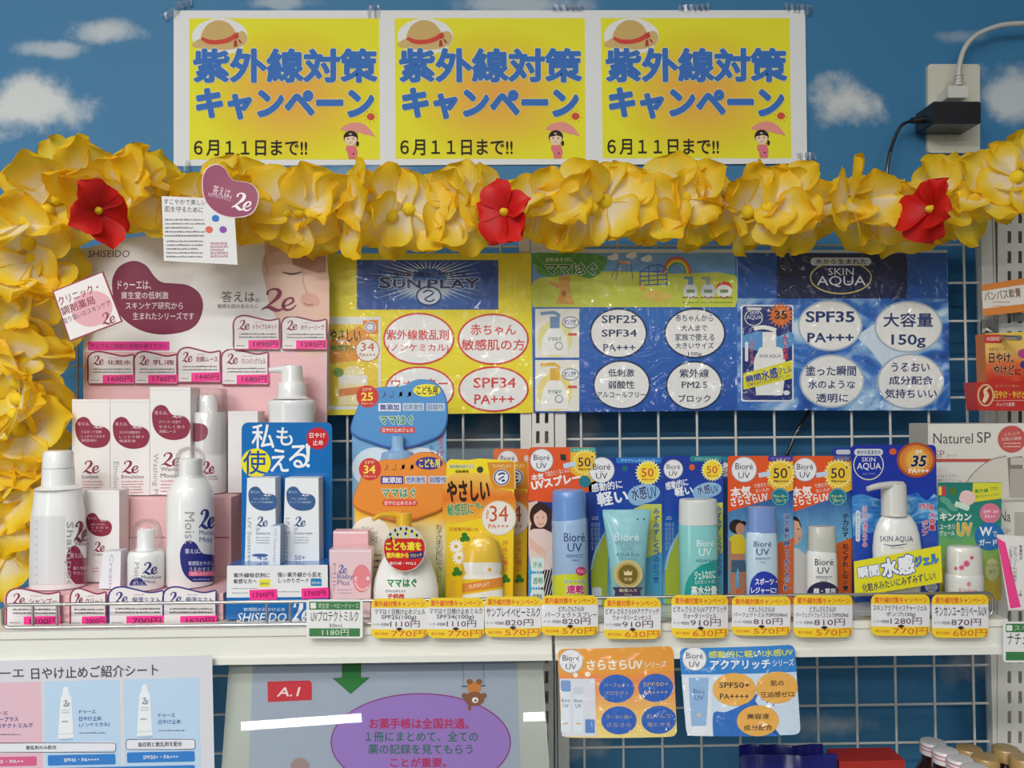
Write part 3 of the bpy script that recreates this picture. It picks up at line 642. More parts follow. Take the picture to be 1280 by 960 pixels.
# water poster
g = flat(D - .0022); a = Art(g, 'lam'); a.base([(921, 313), (1184, 314), (1188, 513), (922, 513)], .0005, WATER, 'DDDDDD')
a.r(921, 312.5, 1184, 316, 'C8D2DC', 1); a.r(922, 316, 1184, 373, '1B56A8', 1); a.r(971, 317, 1134, 373, '16204E', 2)
a.r(1013, 322, 1089, 332, 'C9D0DA', 3, 5); a.t('水から生まれた', 1019, 323.5, 1083, 330.5, '16204E', .02, l=4)
a.ring(1051, 347, 38, 20, 1.6, 'D8C876', 3); a.t('SKIN', 1035, 335, 1067, 344, 'E8ECF2', 0, l=4); a.t('AQUA', 1021, 345, 1082, 359, 'F2F4F8', .0, l=5)
a.p([(1100, 400), (1130, 392), (1150, 420), (1135, 450), (1150, 470), (1120, 480), (1090, 440), (1070, 420)], 'CFE0EE', 1)
a.r(926, 381, 992, 502, 'DCE2EA', 2, 3); a.r(928, 383, 990, 500, '1A2F78', 3, 3)
a.burst(976, 394, 17, 11, 18, 'D8742C', 4); a.t('35', 968, 388, 984, 399, '2A1A1A', .03, l=5); a.ring(942, 397, 11, 10, 1.2, 'D8D8C0', 4); a.t('AQUA', 933, 394, 952, 400, 'E8ECF2', 0, l=5); a.t('SKIN', 937, 388.5, 948, 393, 'E8ECF2', 0, l=5); a.r(933, 384.5, 952, 387.5, 'D8DCE4', 4, 1.4)
a.p(smooth_path([(928, 420, 0), (950, 414, 0), (970, 421, 0), (990, 415, 0), (990, 432, 0), (960, 440, 0), (928, 434, 0)], 3), '5A98D4', 4)
a.p(smooth_path([(945, 494, 0), (942, 455, 0), (947, 440, 0), (952, 434, 0), (974, 434, 0), (979, 442, 0), (982, 458, 0), (978, 494, 0)], 4), 'F0F0EC', 5); a.r(953, 415, 970, 435, 'EDEDE8', 5); a.s([(942, 411), (955, 409), (970, 413)], 5, 'F2F2EE', 6, 3); a.t('SKIN AQUA', 949, 443, 976, 448, '3A4A7C', .0, l=6)
a.p([(929, 467), (990, 450), (990, 473), (929, 487)], 'E9DE2C', 7)
a.t('瞬間', 932, 468, 951, 477, '23449C', .03, -13, l=8); a.t('水感', 951, 461, 972, 474, '23449C', .03, -13, l=8); a.t('ジェル', 972, 458, 989, 467, '23449C', .02, -13, l=8); a.t('化粧水みたいにみずみずしい!', 933, 473, 987, 478, '30305A', .005, -13, l=8)
a.vt('みずの膜', 978, 418, 985, 450, 'D83A4A', .03, l=6); a.r(931, 427, 935, 452, 'E8ECF2', 6, 2); a.vt('うるおいうる', 937, 425, 942, 455, 'E07A7A', .02, l=6); a.e(983, 491, 4, 3, 'E8ECF2', 6)
B_ = '22366E'
oval(a, 998, 376, 1077, 438, [('SPF35', 1007, 389, 1068, 403), ('PA+++', 1009, 416, 1067, 428)], B_, 'A8B8C8', 'EDEDEA', .026)
oval(a, 1094, 377, 1177, 440, [('大容量', 1104, 391, 1166, 409), ('150g', 1114, 418, 1157, 435)], B_, 'A8B8C8', 'EDEDEA', .018)
oval(a, 1000, 444, 1079, 509, [('塗った瞬間', 1007, 457, 1070, 470), ('水のような', 1010, 475, 1069, 486), ('透明に', 1020, 492, 1060, 503)], B_, 'A8B8C8', 'EDEDEA', .018)
oval(a, 1097, 443, 1179, 511, [('うるおい', 1114, 453, 1162, 465), ('成分配合', 1111, 470, 1166, 481), ('気持ちいい', 1106, 486, 1171, 498)], B_, 'A8B8C8', 'EDEDEA', .018)
single(a.done('laminated_poster'), 'blue water-splash laminated poster with four plain white ovals', 'poster')
# ================================================================== PINK SKINCARE DISPLAY
WINE, NAVY, PINK, TEAL = '8E2347', '2A2C7A', 'E6B6B8', '2B568C'
D = 1.03
def b2(a, x0, y0, x1, y1, col, lines, ink='E7C9D2', l=2, rot=0.0):      # kidney-shaped mark with small writing
    a.bean(x0, y0, x1, y1, col, l, rot); W, H = x1 - x0, y1 - y0
    for t, u0, v0, u1, v1 in lines: a.t(t, x0 + u0 * W, y0 + v0 * H, x0 + u1 * W, y0 + v1 * H, ink, .006, l=l + 2)
# back board
sk = lambda n, st, m='u': ramp_mat(n, st, m, 'card')
a = Art(flat(D), 'card'); yb = base_y(250, D)
a.base([(103, 311), (150, 299.5), (201, 291), (270, 287), (340, 294), (409, 313), (407.5, yb), (106, yb)], .004, 'EDECEB')
a.p([(105.5, 440), (408, 440), (407.5, yb), (106, yb)], 'EBBCC0', 1)
a.t('SHISEIDO', 110, 313, 162, 321.5, '6E3A4A', .0, l=3, sh=.12)
b2(a, 140, 326, 254, 418, '7E1843', [('ドゥーエは、', .065, .27, .43, .39), ('資生堂の低刺激', .10, .42, .62, .52), ('スキンケア研究から', .15, .56, .78, .66), ('生まれたシリーズです', .23, .70, .90, .80)], 'F1E4EA', 1)
a.t('答えは。', 277, 364, 324, 378, '5C4A50', .0, l=3); a.t('敏感な肌のあなたに', 272, 380, 323, 385.5, '6A4A58', .0, l=3)
SKIN = sk('face_print', [(0, 'D9B3A2'), (.35, 'EAC9B8'), (1, 'E2B9A6')])
a.p(smooth_path([(331, 302, 0), (338, 299, 0), (370, 301, 0), (407, 313, 0), (407.5, 438, 0), (366, 438, 0), (346, 398, 0), (337, 380, 0), (331, 352, 0), (328, 340, 0), (328, 325, 0), (331, 318, 0)], 3, True), SKIN, 2)
a.p([(366, 301), (390, 306), (407, 312), (407.5, 340), (398, 341), (384, 337), (366, 331), (364, 316)], 'B98C78', 3); a.p([(334, 300), (350, 299), (352, 312), (336, 318)], 'C9A796', 3)
a.s([(353, 340), (362, 342.5), (370, 342), (378, 340)], [1, 2.4, 2.4, .8], '5A3A30', 4, 3); a.s([(334, 316), (331, 326), (334, 336), (332, 346)], [.6, 1.4, 1.4, .6], 'C08E7A', 4, 3)
a.s([(381, 340), (379, 352), (384, 366)], [.8, 1.6, 2.4], 'D2A390', 4, 3); a.p(smooth_path([(376, 372, 0), (384, 366, 0), (396, 369, 0), (400, 380, 0), (388, 384, 0), (378, 381, 0)], 3, True), 'D8A692', 4)
a.s([(380, 379), (386, 381.5), (392, 380)], 1.6, 'A87466', 5, 3); a.s([(366, 432), (380, 428), (398, 428), (407, 430)], [1, 3, 4, 4], 'C67E7A', 5, 3)
a.two_e(326, 361, 371, 388.5, '8A1F4B', 6)
a.r(110, 427, 212, 438, 'F0349A', 3); a.t('サンプルご自由にお持ち帰り下さい', 113, 429.5, 209, 435.5, '3A1430', .0, l=4)
board = a.done('back_board')
# steps
def step(name, x0, x1, Df, Dk, ytop, line=None):
    p0, p1 = at(x0, ytop, Df), at(x1, ytop, Df); mb = MB(); mb.box((p0.x, Df, Z_SHELF + .0004), (p1.x, Dk, p0.z), M(PINK, 'card'), .0008)
    if line:
        a = Art(flat(Df - .0001), 'card'); a.r(x0 + 2, line, x1 - 2, line + 1.6, 'B8546A', 1); a.into(mb)
    return mb.done(name), p0.z
up, Z_UP = step('upper_step', 98, 289, .957, 1.029, 623, 671); lo_, Z_TRAY = step('lower_step', 5, 279, .872, .956, 745); Z_UP += .0012; Z_TRAY += .0012
thing('counter_display', 'pink stepped skincare display with a white printed back board', 'display stand', [board, up, lo_])
# price cards
def price_card(x0, y0, x1, y1, Dc, title, price, rim, label, ts=0.0, lines=2):
    W, H = x1 - x0, y1 - y0; X = lambda u: x0 + u * W; Y = lambda v: y0 + v * H; g = flat(Dc, tilt=4, piv=((x0 + x1) / 2, y1))
    o = smooth_path([(X(0), Y(.5), 0), (X(.0), Y(.22), 0), (X(.08), Y(.06), 0), (X(.25), Y(.01), 0), (X(.5), Y(.08), 0), (X(.75), Y(.15), 0), (X(.97), Y(.10), 0)], 4)
    o = [(p[0], p[1]) for p in o] + [(X(.99), Y(.12)), (X(.985), Y(.4)), (X(.985), Y(1)), (X(.02), Y(1)), (X(0), Y(.9))]
    a = Art(g, 'card'); a.base(o, .0006, 'E3DDDD'); a.s(o + [o[0], o[1]], 2.0, rim, 1); a.two_e(X(.10), Y(.14), X(.35), Y(.42), rim if rim == NAVY else '8A2246', 3)
    a.t(title, X(.42), Y(.26), X(.93), Y(.42), rim, .012, l=3); a.fine(X(.45), Y(.17), X(.65), Y(.23), 1, 'B0909A', 2)
    a.fine(X(.12), Y(.5), X(.93), Y(.68), lines, '4A4448', 3); a.fine(X(.06), Y(.85), X(.26), Y(.92), 1, '8A8086', 3)
    c = a.done('card'); a = Art(lambda x, y, l: g(x, y, l + 2.5), 'card'); a.base([(X(.32), Y(.73)), (X(1.0), Y(.71)), (X(1.0), Y(.96)), (X(.32), Y(.98))], .0001, 'F5288F')
    a.t(price, X(.43), Y(.76), X(.95), Y(.93), '5A1038', .01, l=2); st = a.done('price_sticker'); st['label'] = 'bright pink price sticker'
    thing('price_card', label, 'price card', [c, st], 'wavy-topped price cards on the pink display')
for q in ((292, 394, 350, 437, D - .003, 'トライアルキット', '1890円', WINE, 'maroon-rimmed price card with sticker 1890 by the printed chin'),
          (352, 395, 409, 437, D - .003, 'ボディーソープ', '1280円', WINE, 'maroon-rimmed price card with sticker 1280 at the board edge'),
          (110, 439, 168, 480, D - .003, '化粧水', '1600円', WINE, 'maroon-rimmed price card with sticker 1600 under the pink strip'),
          (168, 439, 222, 480, D - .003, '乳液', '1760円', WINE, 'maroon-rimmed price card with sticker 1760 above the tall white cartons'),
          (222, 434, 276, 478, D - .003, '洗顔ムース', '1440円', WINE, 'maroon-rimmed price card with sticker 1440 above the tallest carton'),
          (277, 436, 336, 481, D - .003, 'クレンジングジェル', '1680円', WINE, 'maroon-rimmed price card with sticker 1680 beside the rear pump bottle'),
          (8, 735, 76, 784, .866, 'シャンプー', '1200円', WINE, 'maroon-rimmed price card with sticker 1200 in front of the shampoo pump'),
          (88, 735, 133, 784, .866, 'クリーム', '2000円', WINE, 'maroon-rimmed price card with sticker 2000 in front of the cream carton'),
          (136, 733, 205, 784, .866, '保湿ミスト', '700円', NAVY, 'navy-rimmed price card with sticker 700 before the small domed mist bottle'),
          (204, 733, 271, 784, .866, '保湿ミスト', '1620円', NAVY, 'navy-rimmed price card with sticker 1620 before the large domed mist bottle')): price_card(*q)
# cartons on the upper step
def carton(x0, y0, x1, Df, depth, z, label, title, bean=None, te=None, cap=None, vert=None, fine=None, col='EAE7E5', mark='8A1A3C', name='carton', group=None):
    yb = yz((x0 + x1) / 2, Df, z); a = Art(flat(Df), 'card'); a.base([(x0, y0), (x1, y0), (x1, yb), (x0, yb)], depth, col)
    a.s([(x0 + .5, y0 + 4), (x1 - .5, y0 + 4)], .5, 'D2CDCB', 1)
    if bean: b2(a, *bean, mark, [('答えは。', .07, .17, .42, .28), (title[1], .18, .44, .75, .53), (title[2], .18, .58, .85, .67), (title[3], .18, .71, .62, .80)], 'E2B9C4'); a.two_e(bean[0] + (bean[2] - bean[0]) * .52, bean[1] + (bean[3] - bean[1]) * .22, bean[0] + (bean[2] - bean[0]) * .82, bean[1] + (bean[3] - bean[1]) * .36, 'EFE2E4', 5)
    if te: a.two_e(*te, mark, 3)
    for c in cap or (): a.t(*c, '6A3848', .0, l=3)
    if vert: a.tr(vert[0], vert[1], (vert[2] + vert[3]) / 2, vert[3] - vert[2], vert[4], 'A9A4A6', .0, 90, l=3)
    for f_ in fine or (): a.fine(*f_, 'C87A8A', 3)
    single(a.done(name), label, name, group)
G_ = 'tall white cartons on the pink step'
carton(90, 499, 137.5, .975, .03, Z_UP, 'white carton marked Lotion, first in the row on the pink step', ('', 'うるおって透明', 'しっかりうるおす', '高保湿化粧水'), (94, 521, 138, 560), (103, 576, 124.5, 591.5), [('Lotion', 103, 593.5, 123, 598)], None, [(103, 600, 129, 611, 3)], group=G_)
carton(138, 499, 187, .975, .03, Z_UP, 'white carton marked Emulsion, between the Lotion and the tallest carton', ('', 'さわやか柔軟成分', 'しっとり保つ', '保湿乳液'), (141, 521, 187, 561), (152, 576, 174, 591.5), [('Emulsion', 152, 593.5, 180, 598)], ('Emulsion', 145.5, 577, 619, 6.5), [(152, 600, 179, 617, 5)], group=G_)
carton(187.5, 484, 238, .975, .032, Z_UP, 'tallest white carton marked Washing Mousse on the pink step', ('', 'クリーミーな泡で', 'やさしく洗う', '洗顔ムース'), (190, 506, 238, 550), (201, 566, 226, 582.5), [('Washing', 201, 584, 231, 590), ('Mousse', 201, 591.5, 228, 597)], ('Washing M', 194, 567, 619, 8), [(201, 599, 229, 616, 4)], group=G_)
carton(285, 514, 322, .99, .03, Z_UP, 'plain white carton half hidden behind the blue sunscreen card', ('', 'ア', 'ア', 'ア'), None, group=G_)
W_ = M('EDEEED', 'gloss')
def clear_dome(r, name, m=None):
    mb = MB(); r.body(mb, m or CLEAR, cap=False); return mb.done(name)
# mousse can with tall clear cap
R = Round(261.5, 1.0, [(515, 20), (518, 22), (545, 22.3), (590, 22.3), (yz(261, 1.0, Z_UP), 22)]); mb = MB(); R.body(mb, M('E6E4E3', 'gloss')); a = R.art('plastic')
b2(a, 222, 519, 260, 552, '8E2347', []); a.two_e(252, 577, 268, 592, '8E2347', 3); a.fine(254, 594, 272, 600, 2, 'A08890', 3); a.into(mb); bd = mb.done('can')
R2 = Round(260.5, 1.0, [(494, 10), (496, 11), (516, 12)]); mb = MB(); R2.body(mb, W_); nz = mb.done('nozzle')
cp = clear_dome(Round(261.5, 1.0, [(485.5, 2), (486, 21), (489, 23), (567, 23.4)]), 'clear_cap', FROST)
thing('mousse_can', 'white foam can under a tall clear cap beside the tallest carton', 'foam can', [bd, nz, cp])
def spout(mb, pts, r, mat):
    mb.tube(smooth_path(pts, 5), r, mat, 12)
def pump_bottle(label, cx, D, body, collar, cap, sp, art=None, mat=None, capmat=None, ey=.8, name='pump_bottle'):
    mat = mat or W_; capmat = capmat or mat; R = Round(cx, D, body, ey); mb = MB(); R.body(mb, mat)
    if art: a = R.art('plastic'); art(a); a.into(mb)
    parts = [mb.done('bottle')]; mb = MB(); Round(cx, D, collar).body(mb, capmat); parts.append(mb.done('collar'))
    mb = MB(); Round(cx, D, cap).body(mb, capmat)
    if sp:
        P, rr = sp; P = smooth_path([at(x, y, D - dy) for x, y, dy in P], 5); k = D / FPX; n = len(P)
        mb.tube(P, [k * (rr[0] + (rr[1] - rr[0]) * i / (n - 1)) for i in range(n)], capmat, 12)
    parts.append(mb.done('pump_head')); return parts, R
pp, R = pump_bottle('', 365, .995, [(498, 22), (501, 29.5), (504, 30.5), (508, 30), (528, 29), (540, 31), (yz(365, .995, Z_UP), 32)],
                    [(478, 16.5), (480, 17.8), (495, 18.2), (498, 22), (499, 25)], [(456.5, 9), (457.5, 12.5), (461, 13.3), (476, 13.8), (479, 14.5)], ([(358, 462, 0), (348, 462, .004), (336, 463, .008)], (5.5, 3.2)))
thing('pump_bottle', 'white pump bottle standing behind the blue sunscreen card', 'pump bottle', pp)
def shampoo(a):
    a.r(39.5, 645, 81, 738, 'DCDCDE', 3)
    for k in range(9): a.e(46, 652 + k * 9.5, .9, 1.6, 'C2C2C6', 4)
    a.tr('Shampoo', 86, 694, 84, 11, 'A6A4A8', .0, 90, l=3); a.two_e(92, 652, 110, 677, '6E2840', 3); a.t('Shampoo', 93, 677, 112, 683, '7A3A50', 0, l=3)
    b2(a, 83, 682, 124, 734, '8E2347', [('答えは。', .12, .17, .5, .3), ('髪と地肌', .2, .5, .6, .58), ('やさしく', .2, .62, .6, .7)])
pp, R = pump_bottle('', 73, .912, [(609, 26), (611, 31), (614, 31.5), (630, 33), (645, 35.5), (690, 36.5), (yz(73, .912, Z_TRAY) - 2, 36.8), (yz(73, .912, Z_TRAY), 35.5)], [(585, 20.5), (606, 21.3), (609, 28), (610.5, 31)], [(562.5, 12), (563.5, 17), (567, 19.3), (584.5, 20.3)], None, shampoo)
thing('pump_bottle', 'large white shampoo pump bottle at the end beside the garland', 'pump bottle', pp)
carton(105.5, 613, 149, .93, .024, Z_TRAY, 'slim white carton marked Cream behind a small white cream tube', ('', '乾燥しがちな肌に', 'うるおう', 'クリーム'), (108, 641, 140, 670.5), (117, 677.5, 131.5, 689.5), [('Cream', 117, 691, 128, 694.5)], ('Cream', 110, 678, 706, 4.5), [(116, 708, 123, 716, 2)])
a = Art(flat(.895, 0, 0, (138, 735)), 'card'); zt = yz(138, .895, Z_TRAY); a.base([(129, 690), (151, 689), (150, zt), (123.5, zt)], .018, 'E4E6EC', 'D5D9E2'); a.tr('Cream', 139, 714, 42, 5, 'B0B0BA', 0, 92, l=2)
single(a.done('cream_tube'), 'small white cream tube box leaning on the Cream carton', 'tube')
def mist(cx, Dm, body, dome, nozzle, art, label):
    R = Round(cx, Dm, body); mb = MB(); R.body(mb, W_); a = R.art('plastic'); art(a); a.into(mb); bd = mb.done('bottle')
    mb = MB(); Round(cx, Dm, nozzle).body(mb, W_); nz = mb.done('spray_nozzle'); cp = clear_dome(Round(cx, Dm, dome), 'clear_cap')
    thing('spray_bottle', label, 'spray bottle', [bd, nz, cp], 'white mist bottles under clear domes')
def art1(a):
    a.tr('Moist', 171, 716, 26, 6, 'A4A2AA', 0, 90, l=3); a.two_e(177.5, 703, 197, 717.5, NAVY, 3); a.t('Moisture', 177, 719, 201, 723.5, '6A6A8A', 0, l=3); a.t('Mist', 181, 725, 194, 729, '6A6A8A', 0, l=3); b2(a, 162, 722, 204, 756, NAVY, [('答えは。', .1, .15, .45, .28)], 'C9C9E6')
def art2(a):
    a.tr('Moist', 237, 660, 40, 12, 'A2A2AA', 0, 90, l=3); a.two_e(248, 637, 268.5, 660.5, NAVY, 3); a.t('Moisture', 249, 662.5, 276, 668.5, '6A6A92', 0, l=3); a.t('Mist', 249, 671, 265, 677.5, '6A6A92', 0, l=3)
    b2(a, 225, 676, 278, 731, NAVY, [('答えは。', .12, .18, .48, .29), ('敏感肌をやさしく', .2, .46, .85, .56), ('うるおすミスト', .22, .60, .9, .69)], 'E4E4F4'); a.r(236, 714, 268, 720, 'F0708A', 4); a.t('化粧したままでも', 239, 715, 266, 719, 'FBE6EA', 0, l=5); a.fine(241, 722, 262, 726, 1, 'B8B8E0', 4)
Dm = .9; zb = yz(183, Dm, Z_TRAY); mist(183, Dm, [(687, 20), (690, 22.3), (695, 23.3), (zb - 2, 23.5), (zb, 22)], [(648.5, 1), (649.5, 8), (653, 14.5), (660, 18.5), (668, 20), (688, 20.6)], [(661, 9), (662, 11.5), (684, 11.7), (687, 14)], art1, 'small white mist bottle under a clear dome cap')
Dm = .915; zb = yz(238, Dm, Z_TRAY); mist(238, Dm, [(595, 18), (599, 20), (606, 25), (614, 28.3), (625, 29.7), (zb - 2, 30.3), (zb, 29)], [(558, 1), (559, 8), (562, 14), (568, 18), (575, 19.3), (596, 19.6)], [(573, 13), (574, 14.6), (594, 14.8), (596, 17)], art2, 'large white mist bottle under a clear dome cap')
# leaflet and kidney sign tied over the garland
Dl = .925; g = flat(Dl, turn=0, piv=(250, 290)); a = Art(g, 'paper'); a.base([(202, 245), (292, 249), (297, 331), (205, 326)], .0004, 'E4E3E2')
a.t('すこやかで美しい', 205, 249, 258, 256, '4A4648', 0, 1.5, l=2); a.t('肌を守るために', 206, 258, 254, 265.5, '4A4648', 0, 1.5, l=2); a.fine(206, 272, 256, 297, 5, '7A7678', 2); a.fine(208, 299, 254, 323, 5, '7A7678', 2)
for x, y, c in ((269.5, 273, '2E78C4'), (261.5, 287, 'DD6A58'), (279, 287, '8A52AE')): a.e(x, y, 4.6, 4.2, c, 2)
a.fine(263, 302, 285, 322, 5, 'C99AAE', 2, .75); single(a.done('leaflet'), 'square white leaflet hanging over the yellow garland', 'leaflet')
a = Art(lambda x, y, l: g(x, y, l + 4), 'card'); o = turn([(252 + u * 72, 206 + v * 66) for u, v in [(p[0], p[1]) for p in BEAN]], 288, 239, 3); a.base(o, .0006, 'E9D5DC'); a.p(turn([(253 + u * 70, 207 + v * 64) for u, v in [(p[0], p[1]) for p in BEAN]], 288, 239, 3), '8C1E50', 1)
a.t('答えは。', 266, 234, 291, 246, 'F0DCE6', 0, 14, l=3); a.t('敏感な肌のあなたに', 260, 244, 290, 248.5, 'E2B8CC', 0, 14, l=3); a.two_e(291, 242, 316, 263, 'F6E9EF', 3, 1, 12); single(a.done('hanging_sign'), 'maroon kidney-shaped sign over the leaflet and garland', 'sign')
# square clinic sign tilted across the board edge
Ds = .925; a = Art(flat(Ds), 'card'); q = [(65.5, 364), (128.5, 339), (153, 402), (87, 427)]; a.base(q, .0012, '9A2A4A')
m_ = (108.5, 383); a.p([(m_[0] + (x - m_[0]) * .955, m_[1] + (y - m_[1]) * .955) for x, y in q], 'ECE6E4', 1); a.e(115, 386, 26, 22, 'E3A9B2', 2, -15)
a.tr('クリニック・', 98, 368, 53, 11, '8E2A4A', .01, -21, l=3); a.tr('調剤薬局', 97.5, 382, 44, 11, '8E2A4A', .012, -20, l=3); a.tr('取り扱いのスキンケア', 108.5, 390, 64, 7.5, '7A3A54', .004, -22, l=3); a.two_e(126, 390.5, 144.5, 405, '8E2A4A', 3, 1, -12)
single(a.done('square_sign'), 'tilted square maroon-rimmed sign across the board edge', 'sign')
# ================================================================== BLUE SUNSCREEN DISPLAY
Dc = .918; BLUE = '0F6CB6'; yb = base_y(350, Dc); a = Art(flat(Dc), 'gloss'); a.base(card_outline(302, 528, 415, Dc, 8), .002, BLUE)
a.t('私', 314.5, 530, 343, 561, 'EEF2F4', .012, l=2); a.t('も', 345.5, 534, 366, 557, 'EEF2F4', .012, l=2); a.e(320, 578.5, 18.5, 18, 'EDE02A', 2); a.t('使', 304, 563, 333, 593, '1C4F9A', .008, l=3); a.t('え', 338, 561, 361, 590, 'EEF2F4', .012, l=2); a.t('る', 361, 556, 385, 585, 'EEF2F4', .012, l=2)
a.p([(382, 555), (388, 554), (386.5, 577), (384, 577)], 'EEF2F4', 2); a.e(385.2, 582, 2.3, 2.3, 'EEF2F4', 2); a.burst(397, 548, 14.6, 13, 20, 'C9252C', 2); a.t('日やけ', 387, 541, 406.5, 547.5, 'F4EDEC', .014, l=3); a.t('止め', 391, 549.5, 404, 556.5, 'F4EDEC', .014, l=3)
bk = a.done('back_card')
yt = base_y(346, .868); a = Art(flat(.868), 'gloss'); a.base([(284, 707), (409.5, 706), (410.5, yt), (282, yt)], .046, BLUE)
a.p([(284, 707), (409.5, 706), (410, 746), (283.3, 747)], 'E6E8EA', 1); I_ = '3A3A3E'
for t, x0, y0, x1, y1 in (('紫外線吸収剤に', 292, 716, 337.5, 722), ('敏感な方へ', 292, 723.5, 321, 729.5), ('強い紫外線から肌を', 347, 715, 402, 721.5), ('しっかりガード', 348, 722.5, 386, 728.5)): a.t(t, x0, y0, x1, y1, I_, .02, l=2)
a.r(324, 724, 338, 733.5, 'E8E23A', 2); a.t('SPF45', 325.5, 728, 336, 731, '2A5A8A', .0, l=3); a.r(388.5, 723, 402, 732.5, '2A86B8', 2); a.t('SPF50+', 390, 727, 401, 730, 'E4ECF0', .0, l=3)
a.fine(290, 734, 322, 737, 1, '8A8A90', 2); a.fine(290, 739.5, 310, 742.5, 1, '8A8A90', 2); a.fine(347, 738, 376, 741, 1, '8A8A90', 2)
a.t('敏感肌の日やけ止め', 304.5, 759.5, 356.5, 764, 'D6E6F2', .01, l=2); a.t('SHISEIDO', 296, 766, 358, 777, 'EEF2F4', .004, sh=.25, l=2); a.two_e(364, 752, 388, 778, 'EEF2F4', 2)
fp = a.done('front_panel')
st = []
for x0, y0, x1, y1 in ((312, 737, 346, 750), (377, 735, 411, 748)):
    a = Art(flat(.8668), 'card'); a.base(a.q(x0, y0, x1, y1, 0, -2.5), .0002, 'F5288F'); a.t('1760円', x0 + 4, y0 + 3, x1 - 4, y1 - 3, '5A1038', .01, -2.5, l=2); s_ = a.done('price_sticker'); s_['label'] = 'bright pink price sticker'; st.append(s_)
thing('counter_display', 'bright blue card sunscreen display holding white cartons', 'display stand', [bk, (fp, st)])
Z_BL = at(346, 706, .868).z - .003
def suncarton(x0, x1, label, spf, w2):
    Df = .9155 - .0015 - .024 ; Df = .8665 + .052 - .0275
    yb = yz(x0, Df, at(346, 706.5, .868).z); a = Art(flat(Df), 'card'); a.base([(x0 + 2, 597.5), (x1 - 1, 597.5), (x1, yb), (x0 - 1, yb)], .0235, 'E4E8EB', 'D3DCE2')
    b2(a, x0 + 3.5, 608, x0 + 40, 638.5, TEAL, [('答えは。', .07, .17, .4, .28), ('やさしく紫外線を', .16, .46, .72, .55), ('カットする敏感肌', .1, .6, .85, .69)], 'AFC6DA'); a.two_e(x0 + 22, 614.5, x0 + 33, 620, 'E6EDF2', 5)
    a.tr('UV Sunscreen', x0 + 5, 678, 62, 5, '9A9CA4', 0, 90, l=3); a.two_e(x0 + 13, 646, x0 + 28, 658, '23457E', 3); a.t('UV', x0 + 13, 659.5, x0 + 18, 663.5, '55658A', 0, l=3); a.t('Sunscreen', x0 + 13, 664.5, x0 + 36, 668, '55658A', 0, l=3); a.fine(x0 + 13, 670, x0 + 32, 680, 3, '9AA4B4', 3)
    a.t(spf, x0 + 14, 694, x0 + 27, 700, '3A5A8E', 0, l=3)
    if w2: a.e(x0 + 18, 694, 10, 2, '3A5A8E', 2)
    single(a.done('carton'), label, 'carton', 'sunscreen cartons in the blue display')
suncarton(307, 345, 'white sunscreen carton marked 45 in the blue display', '45', True); suncarton(354.5, 399, 'white sunscreen carton marked 50 plus in the blue display', '50+', False)
a = Art(flat(.8705), 'card'); yb = yz(345, .8705, at(346, 706.5, .868).z); a.base([(338, 658), (350.5, 657), (350, yb), (336, yb)], .018, 'DCE2EA', '8FA6C6'); a.tr('UV Sunscreen', 344, 682, 42, 4, 'A8B0C0', 0, 92, l=2); single(a.done('sample_tube'), 'small pale tube box wedged between the two sunscreen cartons', 'tube')
# pink baby milk
Db = .895; a = Art(flat(Db), 'card'); yb = base_y(437, Db); a.base([(416.5, 664), (460, 664), (460, yb), (416.5, yb)], .018, 'E4B2B8', 'E9C4C8'); a.r(417, 664.5, 459.5, 667, 'F2DDE0', 1); single(a.done('carton'), 'plain pink carton standing behind the pink baby milk pack', 'carton')
Db = .872; a = Art(flat(Db), 'gloss'); yb = base_y(437, Db); a.base([(411.5, 687), (464.5, 686), (462.5, yb), (412.5, yb)], .02, 'E9C9CE'); a.r(413, 688.5, 463, 690, 'F3E2E4', 1)
a.two_e(422, 706, 434, 716.5, '5A6EA8', 3); a.t('Baby', 421.5, 717, 442, 725.5, '6A78AC', .0, l=3); a.t('Plus', 421.5, 725, 437, 731.5, '6A78AC', .0, l=3); a.tr('Milk', 418, 722, 36, 4, 'B79AB0', 0, 90, l=2)
a.e(452, 723, 11.3, 17.5, 'E98A92', 2); a.s([(444, 728), (448, 735), (455, 737), (460, 733)], 1.4, 'F2DDE0', 3, 3); a.e(445.5, 723.5, 2.2, 2.6, 'F2DDE0', 3); a.e(446.5, 723.5, 1.2, 1.5, 'E98A92', 4); a.e(460, 723, 2, 2.4, 'F2DDE0', 3); a.fine(422, 735, 440, 743, 2, 'B8A0B8', 2)
single(a.done('milk_pack'), 'pink baby sunscreen pack with a round smiling mark', 'pack')
# ================================================================== BLISTER CARDS WITH THEIR BOTTLES
SHELL = clear_mat('blister_shell', amount=.6, body=.03)
def yb_(px, D): return base_y(px, D)
def shell(R, grow, y0, y1, label='blister_shell'):      # clear bubble over the front of the bottle
    k = [(z, r + grow) for z, r in R.prof]; zt, zb = at(R.cx, y0, R.D).z, at(R.cx, y1, R.D).z
    k = [(z, r) for z, r in k if zb < z < zt]; k = [(min(zt, k[0][0] + grow), k[0][1] * .6)] + k
    mb = MB(); mb.rings(R.ax, R.D, k, SHELL, R.ey, 30, -pi / 2, pi / 2, False); return mb.done(label)
def brand_disc(a, cx, cy, r, l=3):          # white disc with the two-line mark
    a.e(cx, cy, r, r, 'E9EAEC', l, n=40); a.ring(cx, cy, r * .97, r * .97, .9, 'A9ABB4', l + 1)
    a.t('Bioré', cx - r * .68, cy - r * .50, cx + r * .68, cy - r * .02, '2A2E48', .0, l=l + 2); a.fine(cx - r * .22, cy + r * .06, cx + r * .22, cy + r * .14, 1, '6A6C80', l + 2); a.t('UV', cx - r * .44, cy + r * .22, cx + r * .44, cy + r * .68, '2A2E48', .0, l=l + 2)
